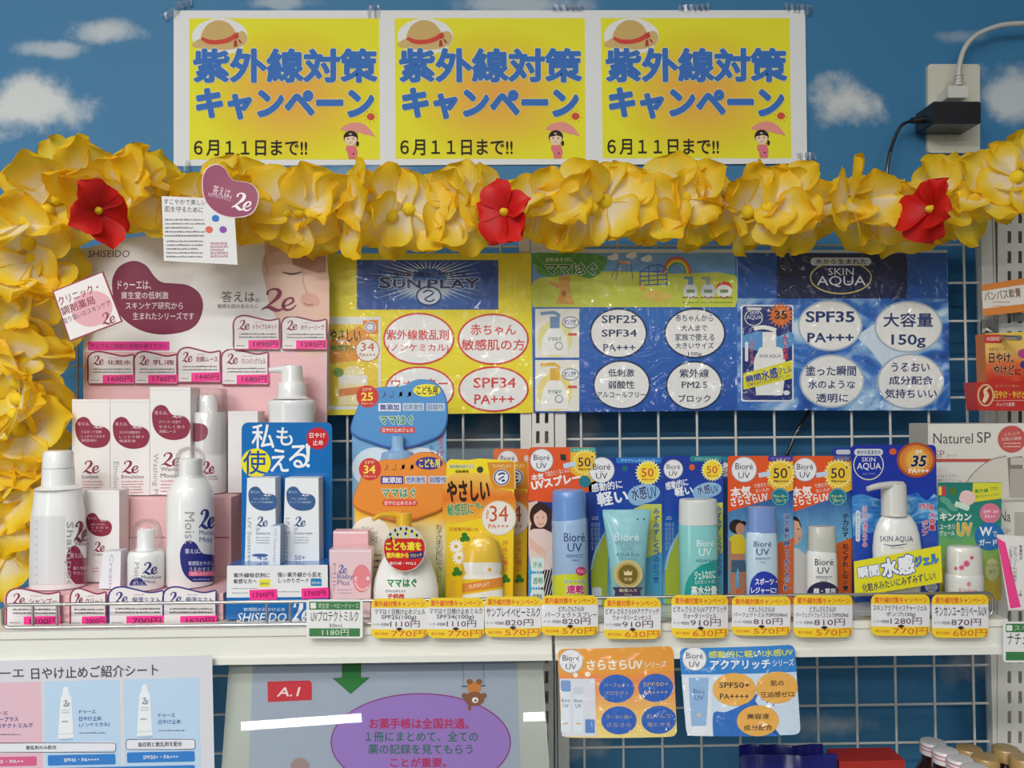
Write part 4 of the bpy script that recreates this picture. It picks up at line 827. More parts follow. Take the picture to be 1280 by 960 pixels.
# ---- two children's sunscreen cards, blue above, orange in front
def headcard(x0, y0, dx, Dh, head, rim, body, tagcol, taglab, spf, plate, plink, name, pill, label):
    X = lambda x: x + dx; Y = lambda y: y + y0
    yb = base_y(X(500), Dh + .004); bod = Art(flat(Dh + .004), 'card'); bod.base([(X(440), Y(535)), (X(558), Y(535)), (X(557), yb), (X(441), yb)], .001, body)
    if spf == '25':
        for x, y, rx, ry in ((470, 585, 30, 26), (520, 575, 34, 16)): bod.e(X(x), y, rx, ry, 'D9E9F4', 1)
        bod.vt('せっけんで', 546, 543, 555, 590, 'D83A3A', .02, l=2); bod.vt('お湯で', 537, 556, 543, 580, '3A3A3A', .0, l=2)
        mbq = None
    else:
        bod.e(463, 668, 24, 22, 'EDE6DA', 1); bod.t('やさしい', 452, 658, 467, 662, '3A3A44', .0, l=2); bod.t('こどもの', 458, 664, 472, 667.5, '3A3A44', .0, l=2); bod.t('シリーズ', 458, 670, 472, 679, '3A4A6A', .0, l=2); bod.fine(462, 690, 476, 712, 3, '5A4A6A', 2)
        bod.vt('お子さまの肌にやさしい', 545, 655, 553, 728, '33343A', .0, l=2)
    b = bod.done('card_body')
    a = Art(flat(Dh), 'card')
    P = [(438, 540), (440, 526), (446, 512), (452, 497), (462, 489), (475, 484), (490, 483.5), (505, 482), (516, 476), (527, 474), (540, 476), (551, 484), (558, 498), (560, 515), (558, 532), (550, 545), (536, 552), (515, 559), (497, 561), (480, 559), (462, 553), (446, 547)]
    o = [(p[0] + dx, p[1] + y0) for p in smooth_path([(x, y, 0) for x, y in P], 3, True)]
    a.base(o, .0025, rim, rim); mx, my = X(499), Y(517); a.p([(mx + (x - mx) * .975, my - 1 + (y - my) * .965) for x, y in o], head, 1)
    a.e(X(459.5), Y(495.5), 14, 14, 'D0302C', 3); a.t('SPF', X(453), Y(485), X(465), Y(489), 'F0C9A0', .0, l=4); a.t(spf, X(451.5), Y(490.5), X(466.5), Y(501), 'F6E54A', .02, l=4); a.t('PA+++', X(452), Y(503), X(467), Y(506), 'F0C9A0', .0, l=4)
    a.e(X(533.5), Y(488), 17, 8, tagcol, 3); a.t('こども用', X(521), Y(482.5), X(547), Y(493.5), taglab, .03, l=4)
    for x, ch in ((480, '♪'), (489, '♩'), (500, '♫'), (511, '♫')): a.t(ch, X(x - 2.5), Y(489), X(x + 3), Y(497), '4A6088' if spf == '25' else 'B06A28', 0, l=3)
    a.r(X(473), Y(504), X(501), Y(514), plate, 3, 1); a.t('無添加', X(475), Y(505), X(499), Y(513), plink, .03, l=4)
    for t, xa, xb in (('低刺激性', 503.5, 530), ('弱酸性', 533, 556)): a.r(X(xa), Y(504), X(xb), Y(513.5), 'C9D6E6', 3, 1); a.t(t, X(xa + 1), Y(505), X(xb - 1), Y(512.5), '5A7AA8' if spf == '25' else '4A3A8A', .01, l=4)
    a.t('ママはぐ', X(474.5), Y(519), X(517), Y(531), '1E8A4A', .03, l=5, out='EDF2EC', ow=.05)
    a.r(X(475), Y(533.5), X(519), Y(541.5), 'D6423C', 3, 4); a.t('日やけ止め' + name, X(478), Y(534.8), X(517), Y(540.2), 'F4E4E0', .02, l=4)
    h = a.done('header'); return b, h
BODYB = ramp_mat('pale_blue_card', [(0, 'C4DCEE'), (.6, '8FBFE2'), (1, '69A8D8')], 'v', 'card', noise=.3)
BODYY = ramp_mat('yellow_green_card', [(0, '7FA52A'), (.25, 'C4C66A'), (.5, 'E4DDC0'), (.7, 'E8D9A0'), (.85, 'F0B82E'), (1, 'EDB21E')], 'v', 'card', noise=.15)
b, h = headcard(0, 0, 0, .952, '4F93CE', '2E5FB0', BODYB, 'EFE23C', '3A3A30', '25', 'E9EAF2', '3A3F9A', 'ジェル', 0, '')
mb = MB(); R = Round(497, .945, [(545, 7.5), (558, 7.5), (563, 9), (566, 20), (590, 24), (base_y(497, .945), 26)], .5); R.body(mb, M('8DB4DA', 'gloss')); pb = mb.done('pump_bottle')
thing('blister_card', 'blue bean-headed sunscreen gel card marked 25, rear of the pair', 'blister card', [b, h, pb])
b, h = headcard(0, 84 + 7, 3, .916, 'E68A26', 'C9681A', BODYY, '3A2A8A', 'F0E23A', '34', '3A2F8E', 'EDEAF4', 'ミルク', 0, '')
# white pump bottle in front of the orange card
Dp = .884
zb = base_y(507, Dp)
R = Round(507, Dp, [(675, 10), (678, 14), (684, 20), (694, 27), (706, 33), (722, 38.5), (736, 41), (zb - 10, 40.5), (zb, 38)], .52); mb = MB(); R.body(mb, M('EEEFEC', 'gloss')); a = R.art('plastic')
a.t('ママはぐ', 484, 723, 521, 734, '1E8A4A', .045, l=3); a.t('日やけ止めミルク', 482, 737, 507, 740.5, '3A4A9A', .01, l=3); a.t('子供用', 484, 742, 505, 748, 'D6423C', .05, l=3); a.into(mb); bt = mb.done('bottle')
mb = MB(); Round(505, Dp, [(640.5, 8), (641.5, 9.5), (656, 9.5), (660, 10.5), (676, 11)]).body(mb, M('E8B62C', 'gloss')); P = smooth_path([at(499, 644.5, Dp), at(486, 643, Dp - .004), at(474, 644.5, Dp - .009), at(466, 650, Dp - .013)], 5); k = Dp / FPX; mb.tube(P, [k * (4.6 - 2.2 * i / (len(P) - 1)) for i in range(len(P))], M('E8B62C', 'gloss'), 12); hd = mb.done('pump_head')
a = Art(flat(.858), 'gloss'); a.e(505.5, 686, 26.5, 28.5, 'C9CDC9', 0.5, n=44); a.base([(505.5 + 26.5 * cos(2 * pi * k / 44), 686 + 28.5 * sin(2 * pi * k / 44)) for k in range(44)], .0006, 'D6DAD6')
o = [(505.5 + 25.5 * cos(t), 686 + 27.5 * sin(t)) for t in [pi * k / 30 for k in range(-4, 35)]]; a.p(o, 'C8282A', 1.5); a.p([(480.5, 688), (481, 680), (484, 673), (527, 673), (530, 680), (531, 688)], 'C8282A', 1.5)
for x, y in ((488, 668), (494, 663), (501, 661), (508, 661), (515, 664), (521, 669), (497, 668), (507, 667), (489, 673)): a.e(x, y, 1.5, 2.1, '2E3A2A', 2); a.e(x + 3, y + 3, 1.6, 2.4, 'E2D23A', 2)
a.t('こども達を', 482, 677, 527, 688, 'F0DA3C', .05, l=4, out='A81A20', ow=.04); a.t('紫外線から', 483, 690.5, 511, 697.5, 'F0DA3C', .05, l=4); a.r(511, 690, 529, 698, '2A2A7A', 3, 0, -8); a.t('ブロック', 512.5, 691.5, 527.5, 696.5, 'F0DA3C', .02, -8, l=4); a.t('紫外線・PM2.5', 487, 702, 520, 706, 'F4E4E4', .01, l=4)
sk_ = a.done('round_sticker'); sk_['label'] = 'red and silver round sticker'
thing('blister_card', 'orange bean-headed sunscreen milk card marked 34 with white pump bottle', 'blister card', [b, h, (bt, [hd]), sk_])
# ---- yellow pouch cards
YEL = ramp_mat('yellow_pouch_print', [(0, 'E8B81E'), (.5, 'EFD02A'), (1, 'F2DE2E')], 'v', 'gloss', noise=.2)
ORB = ramp_mat('orange_band_print', [(0, 'F0BE3A'), (.5, 'E2782A'), (1, 'F0C65A')], 'v', 'gloss', noise=.3)
def flower(a, x, y, r, l):
    for k in range(12): t = 2 * pi * k / 12; a.e(x + r * .62 * cos(t), y + r * .62 * sin(t), r * .4, r * .15, 'F2F1EC', l, math.degrees(t), 10)
    a.e(x, y, r * .28, r * .26, 'E2B03A', l + 2, n=12)
def clover(a, x, y, r, l):
    for k in range(3): t = 2 * pi * k / 3 + .4; a.e(x + r * .5 * cos(t), y + r * .5 * sin(t), r * .55, r * .5, '2E7A2A', l, n=12)
def emblem(a, cx, cy, r, l):
    a.e(cx, cy, r, r, 'E4E6EE', l); a.ring(cx, cy, r * .86, r * .86, r * .13, '24306E', l + 1); a.s([(cx - r * .4, cy - r * .3), (cx + r * .1, cy - r * .5), (cx + r * .4, cy - r * .35)], r * .2, '24306E', l + 1, 3); a.s([(cx + r * .3, cy - r * .1), (cx - r * .1, cy + r * .1), (cx - r * .35, cy + r * .35)], r * .16, '24306E', l + 1, 3); a.e(cx + r * .2, cy + r * .4, r * .22, r * .14, '24306E', l + 1)
def pouch(dx, Dc, y0, label, front):
    X = lambda x: x + dx
    yb = base_y(X(600), Dc); a = Art(flat(Dc), 'gloss')
    a.base([(X(558), y0 + 4), (X(563), y0), (X(585), y0 + 1), (X(600), y0 - 1), (X(640), y0 + 2), (X(643), y0 + 6), (X(641), yb), (X(557), yb)], .0012, YEL, 'D8B020')
    a.p(smooth_path([(X(558), 598, 0), (X(590), 591, 0), (X(613), 594, 0), (X(622), 610, 0), (X(642), 616, 0), (X(641), 646, 0), (X(600), 648, 0), (X(557), 652, 0)], 4, True), ORB, 1)
    o = [(X(609), 578), (X(643), 577), (X(644), 611.5), (X(618), 610), (X(613), 600)]; a.p(o, 'D9902E', 2); a.s(o[1:3], 1.5, 'F0C870', 3); a.t('SUNPLAY', X(616), 580.5, X(639), 584.5, 'F2DDA8', .0, l=3); emblem(a, X(627), 596.5, 10.3, 3)
    if front:
        a.r(561, 580.5, 593, 585.5, 'D9D8A0', 3, 1); a.t('紫外線吸収剤フリー', 562.5, 581.3, 592, 584.8, '3A5A3A', .0, l=4); a.t('低刺激性', 569, 587.5, 586, 591, '3A3A20', .02, l=4); a.e(600, 587, 4, 4, '3A4A2A', 4)
        a.t('やさしい', 558.5, 600, 612, 627, '3A2414', .045, -2, l=5); a.t('敏感肌に', 559, 629, 592, 644, '2E8A4A', .02, -3, l=5, out='E4EAD0', ow=.03); a.t('も', 593, 628, 604, 635.5, '2E8A4A', .02, l=5, out='E4EAD0', ow=.03)
    a.e(X(623.5), 647.5, 21.8, 22, 'E2C9A0', 3, n=40); a.e(X(623.5), 647.5, 20.3, 20.5, 'EAE6DE', 4, n=40); a.t('34', X(612), 632, X(635), 652, 'C85A2E', .0, l=6); a.t('PA+++', X(610.5), 655, X(636), 660.5, 'C85A2E', .0, l=6); a.vt('SPF', X(608), 637, X(611), 649, 'C85A2E', .0, l=6)
    if front: a.t('日常紫外線にも', 562, 659, 598, 664, 'D07A2E', .01, l=3)
    flower(a, X(570), 683, 9, 3); flower(a, X(574), 697, 9, 3); clover(a, X(581), 672, 6.5, 4); clover(a, X(571), 715, 6.5, 4); clover(a, X(632), 724, 6, 3)
    a.vt('汗水に強い', X(628), 675, X(635), 715, 'D8743A', .02, l=3); a.fine(X(563), 725, X(570), 744, 6, 'C89A50', 2)
    parts = [a.done('card')]
    if front:
        zb = base_y(603, Dc - .004); R = Round(603, Dc - .004, [(668, 3), (670, 9), (676, 16), (686, 20.5), (700, 23.5), (716, 25), (zb, 25.5)], .42); mb = MB(); R.body(mb, M('E8C22A', 'gloss')); a = R.art('gloss')
        a.r(577, 703, 629, 724, 'E9E7E2', 1); a.p([(577, 730), (629, 721), (629, 733), (577, 741)], 'DC8A3C', 2); a.p([(577, 744), (629, 736), (629, 760), (577, 760)], 'E9E7E2', 2); a.t('SUNPLAY', 586, 729, 612, 734, 'F2E2C8', .0, -9, l=3); flower(a, 612, 712, 9, 3); a.into(mb); parts += [mb.done('bottle'), shell(R, .003, 664, 748)]
    return thing('blister_card', label, 'blister card', parts)
pouch(0, .912, 574, 'yellow daisy sunscreen card marked 34, front of its pair', True)
pouch(17, .942, 578, 'yellow daisy sunscreen card half hidden behind its twin', False)
# ---- plain orange card at the very back
a = Art(flat(.972), 'card'); a.base(card_outline(617, 561, 662, .972, 3), .001, 'E2702E'); brand_disc(a, 634.5, 576, 13, 2); a.e(658, 573, 3, 4, 'D8D0C8', 2); single(a.done('blister_card'), 'orange blister card at the very back above the yellow pair', 'blister card')
# ---- orange spray card
ORG = 'E2592A'
SKYP = ramp_mat('sky_print', [(0, '3FA6DC'), (.45, '7CC0E2'), (1, '183C8E')], 'v', 'gloss', noise=.2)
SUNR = ramp_mat('sunburst_print', [(0, 'F6EE4A'), (.6, 'F2D83A'), (1, 'EDBB3A')], 'r', 'gloss')
def sunspf(a, cx, cy, r, ink, l=3, base='F0D83A', ray_='F6EE8A'):
    a.burst(cx, cy, r, r * .8, 24, ray_, l); a.e(cx, cy, r * .74, r * .74, base, l + 1); a.t('50', cx - r * .5, cy - r * .36, cx + r * .42, cy + r * .3, ink, .004, l=l + 3); a.t('+', cx + r * .46, cy - r * .5, cx + r * .62, cy - r * .32, ink, .03, l=l + 3); a.t('PA++++', cx - r * .46, cy + r * .42, cx + r * .5, cy + r * .58, ink, .03, l=l + 3)
def lady(a, l, pts):                        # printed picture of a person in light clothes
    for kind, *r in pts: (a.p if kind == 'p' else a.e)(*r)
Dc = .912; a = Art(flat(Dc), 'gloss'); a.base(card_outline(660.5, 559, 745, Dc), .0012, ORG)
a.p([(713, 559.5), (738, 559.5), (744, 565), (745, 600), (738, 604), (722, 596), (713, 590)], 'E9B53A', 1); a.r(713, 559.5, 744, 565, '4CA894', 2); a.t('パーフェクトスプレー', 717, 561, 741, 564, 'E4F0EC', .0, l=3)
sunspf(a, 731, 578, 17, '2A2440', 2, 'EFC33A', 'F4DE6A'); brand_disc(a, 677, 575.5, 14.6)
a.p([(700, 568), (707, 568), (708, 576), (701, 575)], '2E3A34', 3); a.r(704, 578, 720, 584, 'BFD9EA', 3, 1, -12); a.e(731, 602, 7.5, 7.5, '2E7A8C', 3)
a.t('本気', 664, 592, 680, 600.5, 'F4ECE8', .03, -8, l=4); a.t('で焼きたくない人の', 681, 586.5, 712, 593.5, 'F4ECE8', .0, -11, l=4); a.t('UVスプレー', 663.5, 595, 726, 607.5, 'F4F0EE', .05, -10, l=4)
a.p([(660.7, 626), (690, 628), (745, 612), (745, base_y(700, Dc)), (660.5, base_y(700, Dc))], '1F3E8A', 1); a.p([(660.6, 628), (672, 626), (672, 680), (660.6, 684)], 'D8C2AE', 1.5)
lady(a, 2, [('e', 676, 645, 14, 17, '3A2622', 2), ('e', 676, 662, 13, 16, '3A2622', 2), ('e', 675.5, 648, 8.4, 11.5, 'E6BDAA', 3), ('p', [(661, 664), (667, 661), (680, 661), (692, 667), (694, 690), (688, 712), (664, 712), (661, 690)], 'E3CDC6', 3), ('p', [(662, 672), (684, 690), (681, 700), (662, 684)], 'E2B8A8', 4), ('p', [(668, 634), (676, 628), (684, 634), (685, 643), (676, 637), (667, 644)], '3A2622', 5)])
a.s([(671, 647), (673, 646.5)], 1, '4A2E28', 6); a.s([(678, 647), (680, 646.5)], 1, '4A2E28', 6); a.s([(673, 654), (676, 655.5), (679, 654)], 1, 'B85A50', 6, 3)
a.r(660.6, 684, 676, base_y(668, Dc), '37A6DC', 2); a.r(676, 690, 690, base_y(683, Dc), '2E2A2E', 2)
for k in range(8): a.s([(677 + k * 3.4 - 14, 745), (677 + k * 3.4, 690)], .9, 'D8D4D2', 4)
for k, t in enumerate(('汗水', '透明', '無香料')): y = 697 + k * 20; a.r(664, y, 680, y + 17, 'D6E6E2', 5, 2); a.t(t, 666, y + 5, 678, y + 13, '2E8A7A' if k < 2 else '2A2A3A', .01, l=6)
cd_ = a.done('card')
Db = .884; zb = base_y(710, Db); R = Round(712, Db, [(646, 21), (650, 22.2), (654, 22.4), (zb - 2, 22.6), (zb, 21.5)]); mb = MB(); R.body(mb, M('9DB9DC', 'gloss')); a = R.art('gloss')
a.p([(689, 720), (702, 718), (736, 716), (736, zb), (689, zb)], 'C9D234', 1); a.t('Bioré', 705, 666, 731, 677, '2E3F66', .0, l=3); a.t('UV', 709.5, 679, 727, 689.5, '2E3F66', .0, l=3); a.t('PERFECT', 708, 693, 729, 697, '5A6F96', .0, l=3); a.t('SPRAY', 715, 699, 724, 701.5, '5A6F96', .0, l=3)
a.e(726, 714, 6.5, 5.5, 'C8336A', 3); a.t('汗水に', 721, 711.5, 731, 716.5, 'F2E0E6', .0, l=4); a.t('シューッと', 705, 724, 731, 729, '3A86C4', .03, l=4, out='E8F0E4', ow=.05); a.t('速乾', 708, 731, 730.5, 742, 'C8327A', .04, l=4, out='F2EEF0', ow=.05); a.into(mb); cn = mb.done('spray_can')
mb = MB(); Round(711, Db, [(611.5, 12), (612.5, 18.5), (616, 20.6), (622, 21), (651, 21.6)]).body(mb, M('6A92D0', 'plastic')); cp = mb.done('cap')
thing('blister_card', 'orange sunscreen spray card with a pale blue capped spray can', 'blister card', [cd_, (cn, [cp])])
# ---- blue water cards
WAT = ramp_mat('blue_wave_print', [(0, '6FB6C8'), (.35, '2F74BC'), (.62, '1E4AA8'), (1, '263A9A')], 'v', 'gloss', noise=.18, nscale=5)
def water_card(x0, x1, y0, Dc, disc, sun, txt, drop, band, cpos):
    a = Art(flat(Dc), 'gloss'); a.base(card_outline(x0, y0, x1, Dc, 3), .0012, WAT, '2A4AA0'); X = lambda v: x0 + v; yb = base_y(x0, Dc)
    a.r(x0 + 34, y0, x1 - 1, y0 + 7, band, 1, 2); a.t('アクアリッチウォーター', x0 + 40, y0 + 2, x1 - 5, y0 + 5.5, 'D8E8F0', .0, l=2)
    brand_disc(a, *disc); sunspf(a, *sun, 'D03A4A', 2)
    for t, q, b_, r_ in txt: a.t(t, *q, 'EFF2F6', b_, r_, l=4)
    c = ((drop[0] + drop[2]) / 2, (drop[1] + drop[3]) / 2); a.e(c[0], c[1], (drop[2] - drop[0]) / 2, (drop[3] - drop[1]) / 2, '8DB8DC', 2, -8); a.e(c[0] - 8, c[1] + 3, (drop[2] - drop[0]) / 3, (drop[3] - drop[1]) / 2, '8DB8DC', 2.5, -8); a.t('水感', drop[0] + 3, drop[1] + 3, c[0] + 3, drop[3] - 4, '23407C', .02, -8, l=4, out='C9DDEE', ow=.05); a.t('UV', c[0] + 4, drop[1] + 4, drop[2] - 4, drop[3] - 6, '23407C', .0, -8, l=4)
    a.p(smooth_path([(x0 + 4, yb, 0), (x0 + 3, 710, 0), (x0 + 9, 690, 0), (x0 + 20, 668, 0), (x0 + 24, 690, 0), (x0 + 22, yb, 0)], 4), 'A9B83E', 2); a.s([(x0 + 3, 712), (x0 + 9, 688), (x0 + 22, 662)], [2, 3, 1], '9CC4E0', 3, 4)
    a.fine(x0 + 4, 645, x0 + 12, 650, 2, 'C8D6EA', 2)
    for k in range(3): a.vt('のびひろがる', x0 + 3 + k * 4, 653, x0 + 6 + k * 4, 688, 'AFC4E2', .0, l=2)
    return a, yb
a, yb = water_card(736, 828, 572, .912, (752, 587.5, 16.2), (810, 591, 16.5), [('感動的に', (739, 602, 778, 613), .02, -8), ('軽い', (746, 613, 785, 631), .03, -8)], (786, 605, 825, 629), '2E7ACA', 0)
a.e(781, 585.5, 4, 4, '1F6A7A', 2); a.p([(783, 640), (806, 630), (827, 630), (827.5, yb), (815, yb)], 'C4CC66', 2); a.p([(788, 648), (808, 634), (827, 638), (827, 650), (808, 656)], 'C9C83A', 3); a.p([(800, 700), (827, 690), (827.5, yb), (800, yb)], '4AA0C8', 3)
a.vt('みずみずしくうるおう!', 816.5, 635, 824, 729, '2A6AB8', .025, l=5); a.r(740, 734, 752, yb, 'D8E4EA', 4, 2); cd_ = a.done('card')
Db = .886; zb = base_y(784, Db)                              # squeeze tube, flat crimp on top
mb = MB(); prof = [(637, 30, .10), (643, 30.3, .12), (650, 29.2, .22), (670, 26.5, .4), (700, 23.5, .55), (725, 22, .65), (zb, 21, .7)]; n = 40; vs = []; fs = []; k = Db / FPX
for y, h, e in prof:
    z = at(784, y, Db).z; ax = at(784, 690, Db).x
    vs += [(ax + h * k * sin(2 * pi * i / n), Db - h * k * e * cos(2 * pi * i / n), z) for i in range(n)]
for j in range(len(prof) - 1): fs += [(j * n + i, j * n + (i + 1) % n, (j + 1) * n + (i + 1) % n, (j + 1) * n + i) for i in range(n)]
fs += [tuple(range(n)), tuple(range((len(prof) - 1) * n, len(prof) * n))]; mb.add(vs, fs, M('8CC3CC', 'gloss'), True)
R = Round(784, Db, [(y, h) for y, h, e in prof], .62); f0 = R.surf(); a = Art(flat(Db - .0152, 0, 0, (784, 700)), 'gloss')
a.t('Bioré', 768, 667, 799, 676, 'D9E6EA', .0, l=2); a.t('UV', 776, 679, 792, 688, '7FA2B0', .0, l=2); a.t('AQUA Rich', 770, 691, 799, 696, '2E5A7A', .0, l=2); a.t('Watery Essence', 773, 697.5, 796, 700, '4A7A94', .0, l=2)
for x in (797, 805): a.p([(x - 1.5, 648), (x + 1.5, 648), (x, 651)], '2E4A6A', 2)
cx, cy = 785, 718; a.e(cx, cy, 18.5, 18, 'B9AE7A', 2); a.burst(cx, cy, 18.6, 17, 30, 'C9BC86', 2); a.e(cx, cy, 14.5, 14.5, 'A48A3C', 3); a.e(cx, cy, 12, 12, '7A6426', 4); a.ring(cx, cy, 13.2, 13.2, .7, 'D8C988', 5)
a.p([(780.5, 719), (779.5, 713), (782.5, 715.5), (785, 712), (787.5, 715.5), (790.5, 713), (789.5, 719)], 'E2D6A4', 5); a.t('受賞', 780, 722, 790, 726, 'E2D6A4', .0, l=5)
a.p([(765, 734), (804, 734), (800, 739), (804, zb - 3), (765, zb - 3), (769, 739)], '4A3A5E', 3); a.t('殿堂入り', 774, 736, 796, 740, 'E2D6A8', .01, l=4); a.t('2016', 780, 742, 790, 745, 'C9B88A', .0, l=4)
a.into(mb); tb = mb.done('squeeze_tube')
thing('blister_card', 'blue sunscreen card with a pale aqua squeeze tube and gold medal', 'blister card', [cd_, tb])
a, yb = water_card(828.5, 904, 570, .914, (841.5, 586.5, 12.2), (890.5, 587.5, 14.5), [('感動的に', (831.5, 600, 860, 610), .02, -12), ('軽い', (843, 608, 866, 619.5), .03, -8)], (868, 603, 902, 622), '2A8A8C', 0)
a.e(865, 584, 3.5, 4, 'D8632E', 2); a.p([(880, 630), (903.5, 628), (904, yb), (880, yb)], 'C4CC52', 2); a.vt('みずみずしくうるおう!', 896, 632, 902, 720, '2A6AB8', .025, l=5); a.p([(884, 705), (904, 690), (904, yb), (884, yb)], '5AA4C4', 3); cd_ = a.done('card')
Db = .886; zb = base_y(873, Db); R = Round(873, Db, [(654, 24.5), (657, 25), (700, 24.8), (zb - 2, 24), (zb, 22.5)], .62); mb = MB(); R.body(mb, M('86C9C8', 'gloss')); a = R.art('gloss')
a.t('Bioré', 871, 675, 892, 683, 'EDF2F2', .0, l=3); a.t('UV', 873.5, 685, 889, 695, 'EDF2F2', .0, l=3); a.t('AQUA Rich', 870, 699, 893, 703, '3A6A74', .0, l=3); a.t('Watery Gel', 875, 705, 888, 708, '3A6A74', .0, l=3)
a.p(smooth_path([(854, zb, 0), (858, 728, 0), (870, 711, 0), (884, 704, 0), (902, 704, 0), (902, zb, 0)], 4), '1F9A94', 2); a.t('ジェルなのに', 868, 713, 894, 724, 'E8F2F0', .02, -4, l=4); a.t('UVカットの', 869, 724.5, 893, 730, 'D8EAE8', .0, -3, l=4); a.t('高水分量', 864, 732, 896, 744, 'E8F2F0', .03, l=4, out='157A78', ow=.02); a.into(mb); bt = mb.done('bottle')
mb = MB(); Round(872.5, Db, [(623.5, 22.5), (624.5, 24), (627, 24.4), (655, 25)], .64).body(mb, M('CFD2D0', 'plastic')); cp = mb.done('cap')
thing('blister_card', 'blue sunscreen card with a turquoise bottle and pale grey cap', 'blister card', [cd_, (bt, [cp])])
a = Art(flat(.945), 'card'); a.base(card_outline(890, 571, 909.5, .945, 2), .001, '3A6AA0'); a.r(902, 571.5, 909, 575, '2A8A8C', 1); brand_disc(a, 906, 587, 9, 1); a.vt('水感うるおう', 902, 640, 908, 720, '2A4A9A', .02, l=2); single(a.done('blister_card'), 'blue card peeping out behind the turquoise bottle card', 'blister card')
# ---- orange milk cards
def milk_card(x0, x1, y0, Dc, disc, sx, label, vtxt, vx, col, face):
    yb = base_y(x0, Dc); a = Art(flat(Dc), 'gloss'); a.base(card_outline(x0, y0, x1, Dc, 3), .0012, ORG)
    a.r(x0 + 50, y0, x1 - .5, y0 + 6.5, '4A3A9A' if col == 0 else '5A5A8C', 1, 2); a.t('パーフェクトミルク', x0 + 54, y0 + 1.8, x1 - 4, y0 + 4.8, 'D4D4EA', .0, l=2)
    a.p([(x1 - 30, y0 + 7), (x1, y0 + 7), (x1, y0 + 60), (x1 - 14, y0 + 52), (x1 - 32, y0 + 34)], 'E9B23A', 1); sunspf(a, sx, y0 + 22, 19, '2A2440', 2, 'EFC63A', 'F4E07A'); brand_disc(a, *disc)
    a.r(sx - 28, y0 + 20, sx - 13, y0 + 26, 'BFD6EA', 3, 1, -10)
    a.p([(x0, 640), (x1 - 22, 622), (x1, 612), (x1, yb), (x0, yb)], SKYP, 1); a.p([(x1 - 22, 680), (x1, 672), (x1, yb), (x1 - 22, yb)], 'D8622E', 2); a.p([(x0, yb - 12), (x0 + 30, yb - 30), (x0 + 30, yb), (x0, yb)], 'D8622E', 2)
    bx = disc[0] - 17
    a.t('本気', bx, y0 + 38, bx + 26, y0 + 51, 'F4EEEA', .035, -6, l=4); a.t('で焼きたく', bx + 29, y0 + 33.5, bx + 48, y0 + 39, 'F4EEEA', .0, -8, l=4); a.t('ない人の', bx + 31, y0 + 40, bx + 48, y0 + 45, 'F4EEEA', .0, -8, l=4); a.t('さらさらUV', bx, y0 + 48, bx + 47, y0 + 60, 'F4EEEA', .03, -9, l=4)
    a.e(sx - 1, y0 + 51, 11.5, 11, '1E7A8E', 3); a.ring(sx - 1, y0 + 51, 10.3, 10, .7, '8AC0C4', 4); a.t('ウォーター', sx - 9, y0 + 48, sx + 7, y0 + 52.5, 'E8E86A', .02, l=4); a.t('プルーフ', sx - 7, y0 + 53.5, sx + 6, y0 + 58, 'E8E86A', .02, l=4)
    a.vt(vtxt, vx, y0 + 72, vx + 7.5, 739, '27408C' if col == 0 else '2E2A3A', .025, l=4, out='D6DDEA' if col == 0 else None, ow=.05)
    return a, yb
def small_bottle(cx, prof, ey, cap, bodycol, capcol, disccol, lines, zt):
    Db = .886; zb = base_y(cx, Db); R = Round(cx, Db, prof + [(zb - 2, prof[-1][1]), (zb, prof[-1][1] - 1.5)], ey); mb = MB(); R.body(mb, M(bodycol, 'gloss')); a = R.art('gloss')
    for l_ in lines: a.t(*l_[:6], l_[6] if len(l_) > 6 else .0, l=3)
    disccol(a, zb); a.into(mb); b_ = mb.done('bottle'); mb = MB(); Round(cx, Db, cap, ey).body(mb, M(capcol, 'plastic')); return (b_, [mb.done('cap')])
a, yb = milk_card(910, 991.5, 570, .913, (930, 587, 16), 976, '', '強力紫外線しっかりカット', 980, 0, False)
lady(a, 2, [('e', 920.5, 658, 9, 9, '2E2020', 3), ('e', 929, 654, 3.5, 3, '2E2020', 3), ('e', 925, 661, 5.6, 7.5, 'C98F74', 4), ('p', [(911, 673), (917, 668), (928, 668), (932, 676), (931, 692), (912, 692)], 'E2C832', 4), ('p', [(912, 692), (931, 692), (930, 700), (913, 700)], 'C48A6C', 4), ('p', [(913, 700), (931, 700), (934, 714), (924, 715), (922, 709), (920, 716), (912, 714)], '4A6480', 5), ('p', [(912, 715), (920, 716), (920, yb), (913, yb)], 'C08468', 4), ('p', [(924, 715), (933, 713), (930, yb), (923, yb)], 'B97C60', 4), ('p', [(910.5, 676), (914, 676), (914, 712), (911, 716)], 'C48A6C', 5)]); cd_ = a.done('card')
def d1(a, zb): a.p(smooth_path([(936, zb, 0), (938, 730, 0), (945, 718, 0), (955, 714, 0), (966, 718, 0), (974, 730, 0), (976, zb, 0)], 4), '2740B0', 2); a.t('スポーツ・', 944, 722.5, 971, 731, 'ECF0F6', .03, l=4); a.t('レジャーに!', 939, 734, 970, 742, 'ECF0F6', .03, l=4)
bt = small_bottle(952.5, [(664.5, 18.5), (668, 20), (680, 20.8), (720, 20.8)], .6, [(633.5, 16.5), (634.5, 18.2), (650, 18.6), (665, 19)], 'BFD6E6', '7592CC', d1, [('Bioré', 942, 676.5, 964, 683.5, '34466A'), ('UV', 945.5, 685.5, 961.5, 694, '34466A'), ('PERFECT', 944.5, 697, 963, 700, '6A7A94'), ('MILK', 951, 702, 957, 704, '6A7A94')], 0)
thing('blister_card', 'orange sunscreen card with a pale blue bottle and blue cap', 'blister card', [cd_, bt])
a, yb = milk_card(991.5, 1065, 570, .917, (1006, 587, 14.8), 1048, '', 'テカらず、肌くずれしない!', 1053, 1, True)
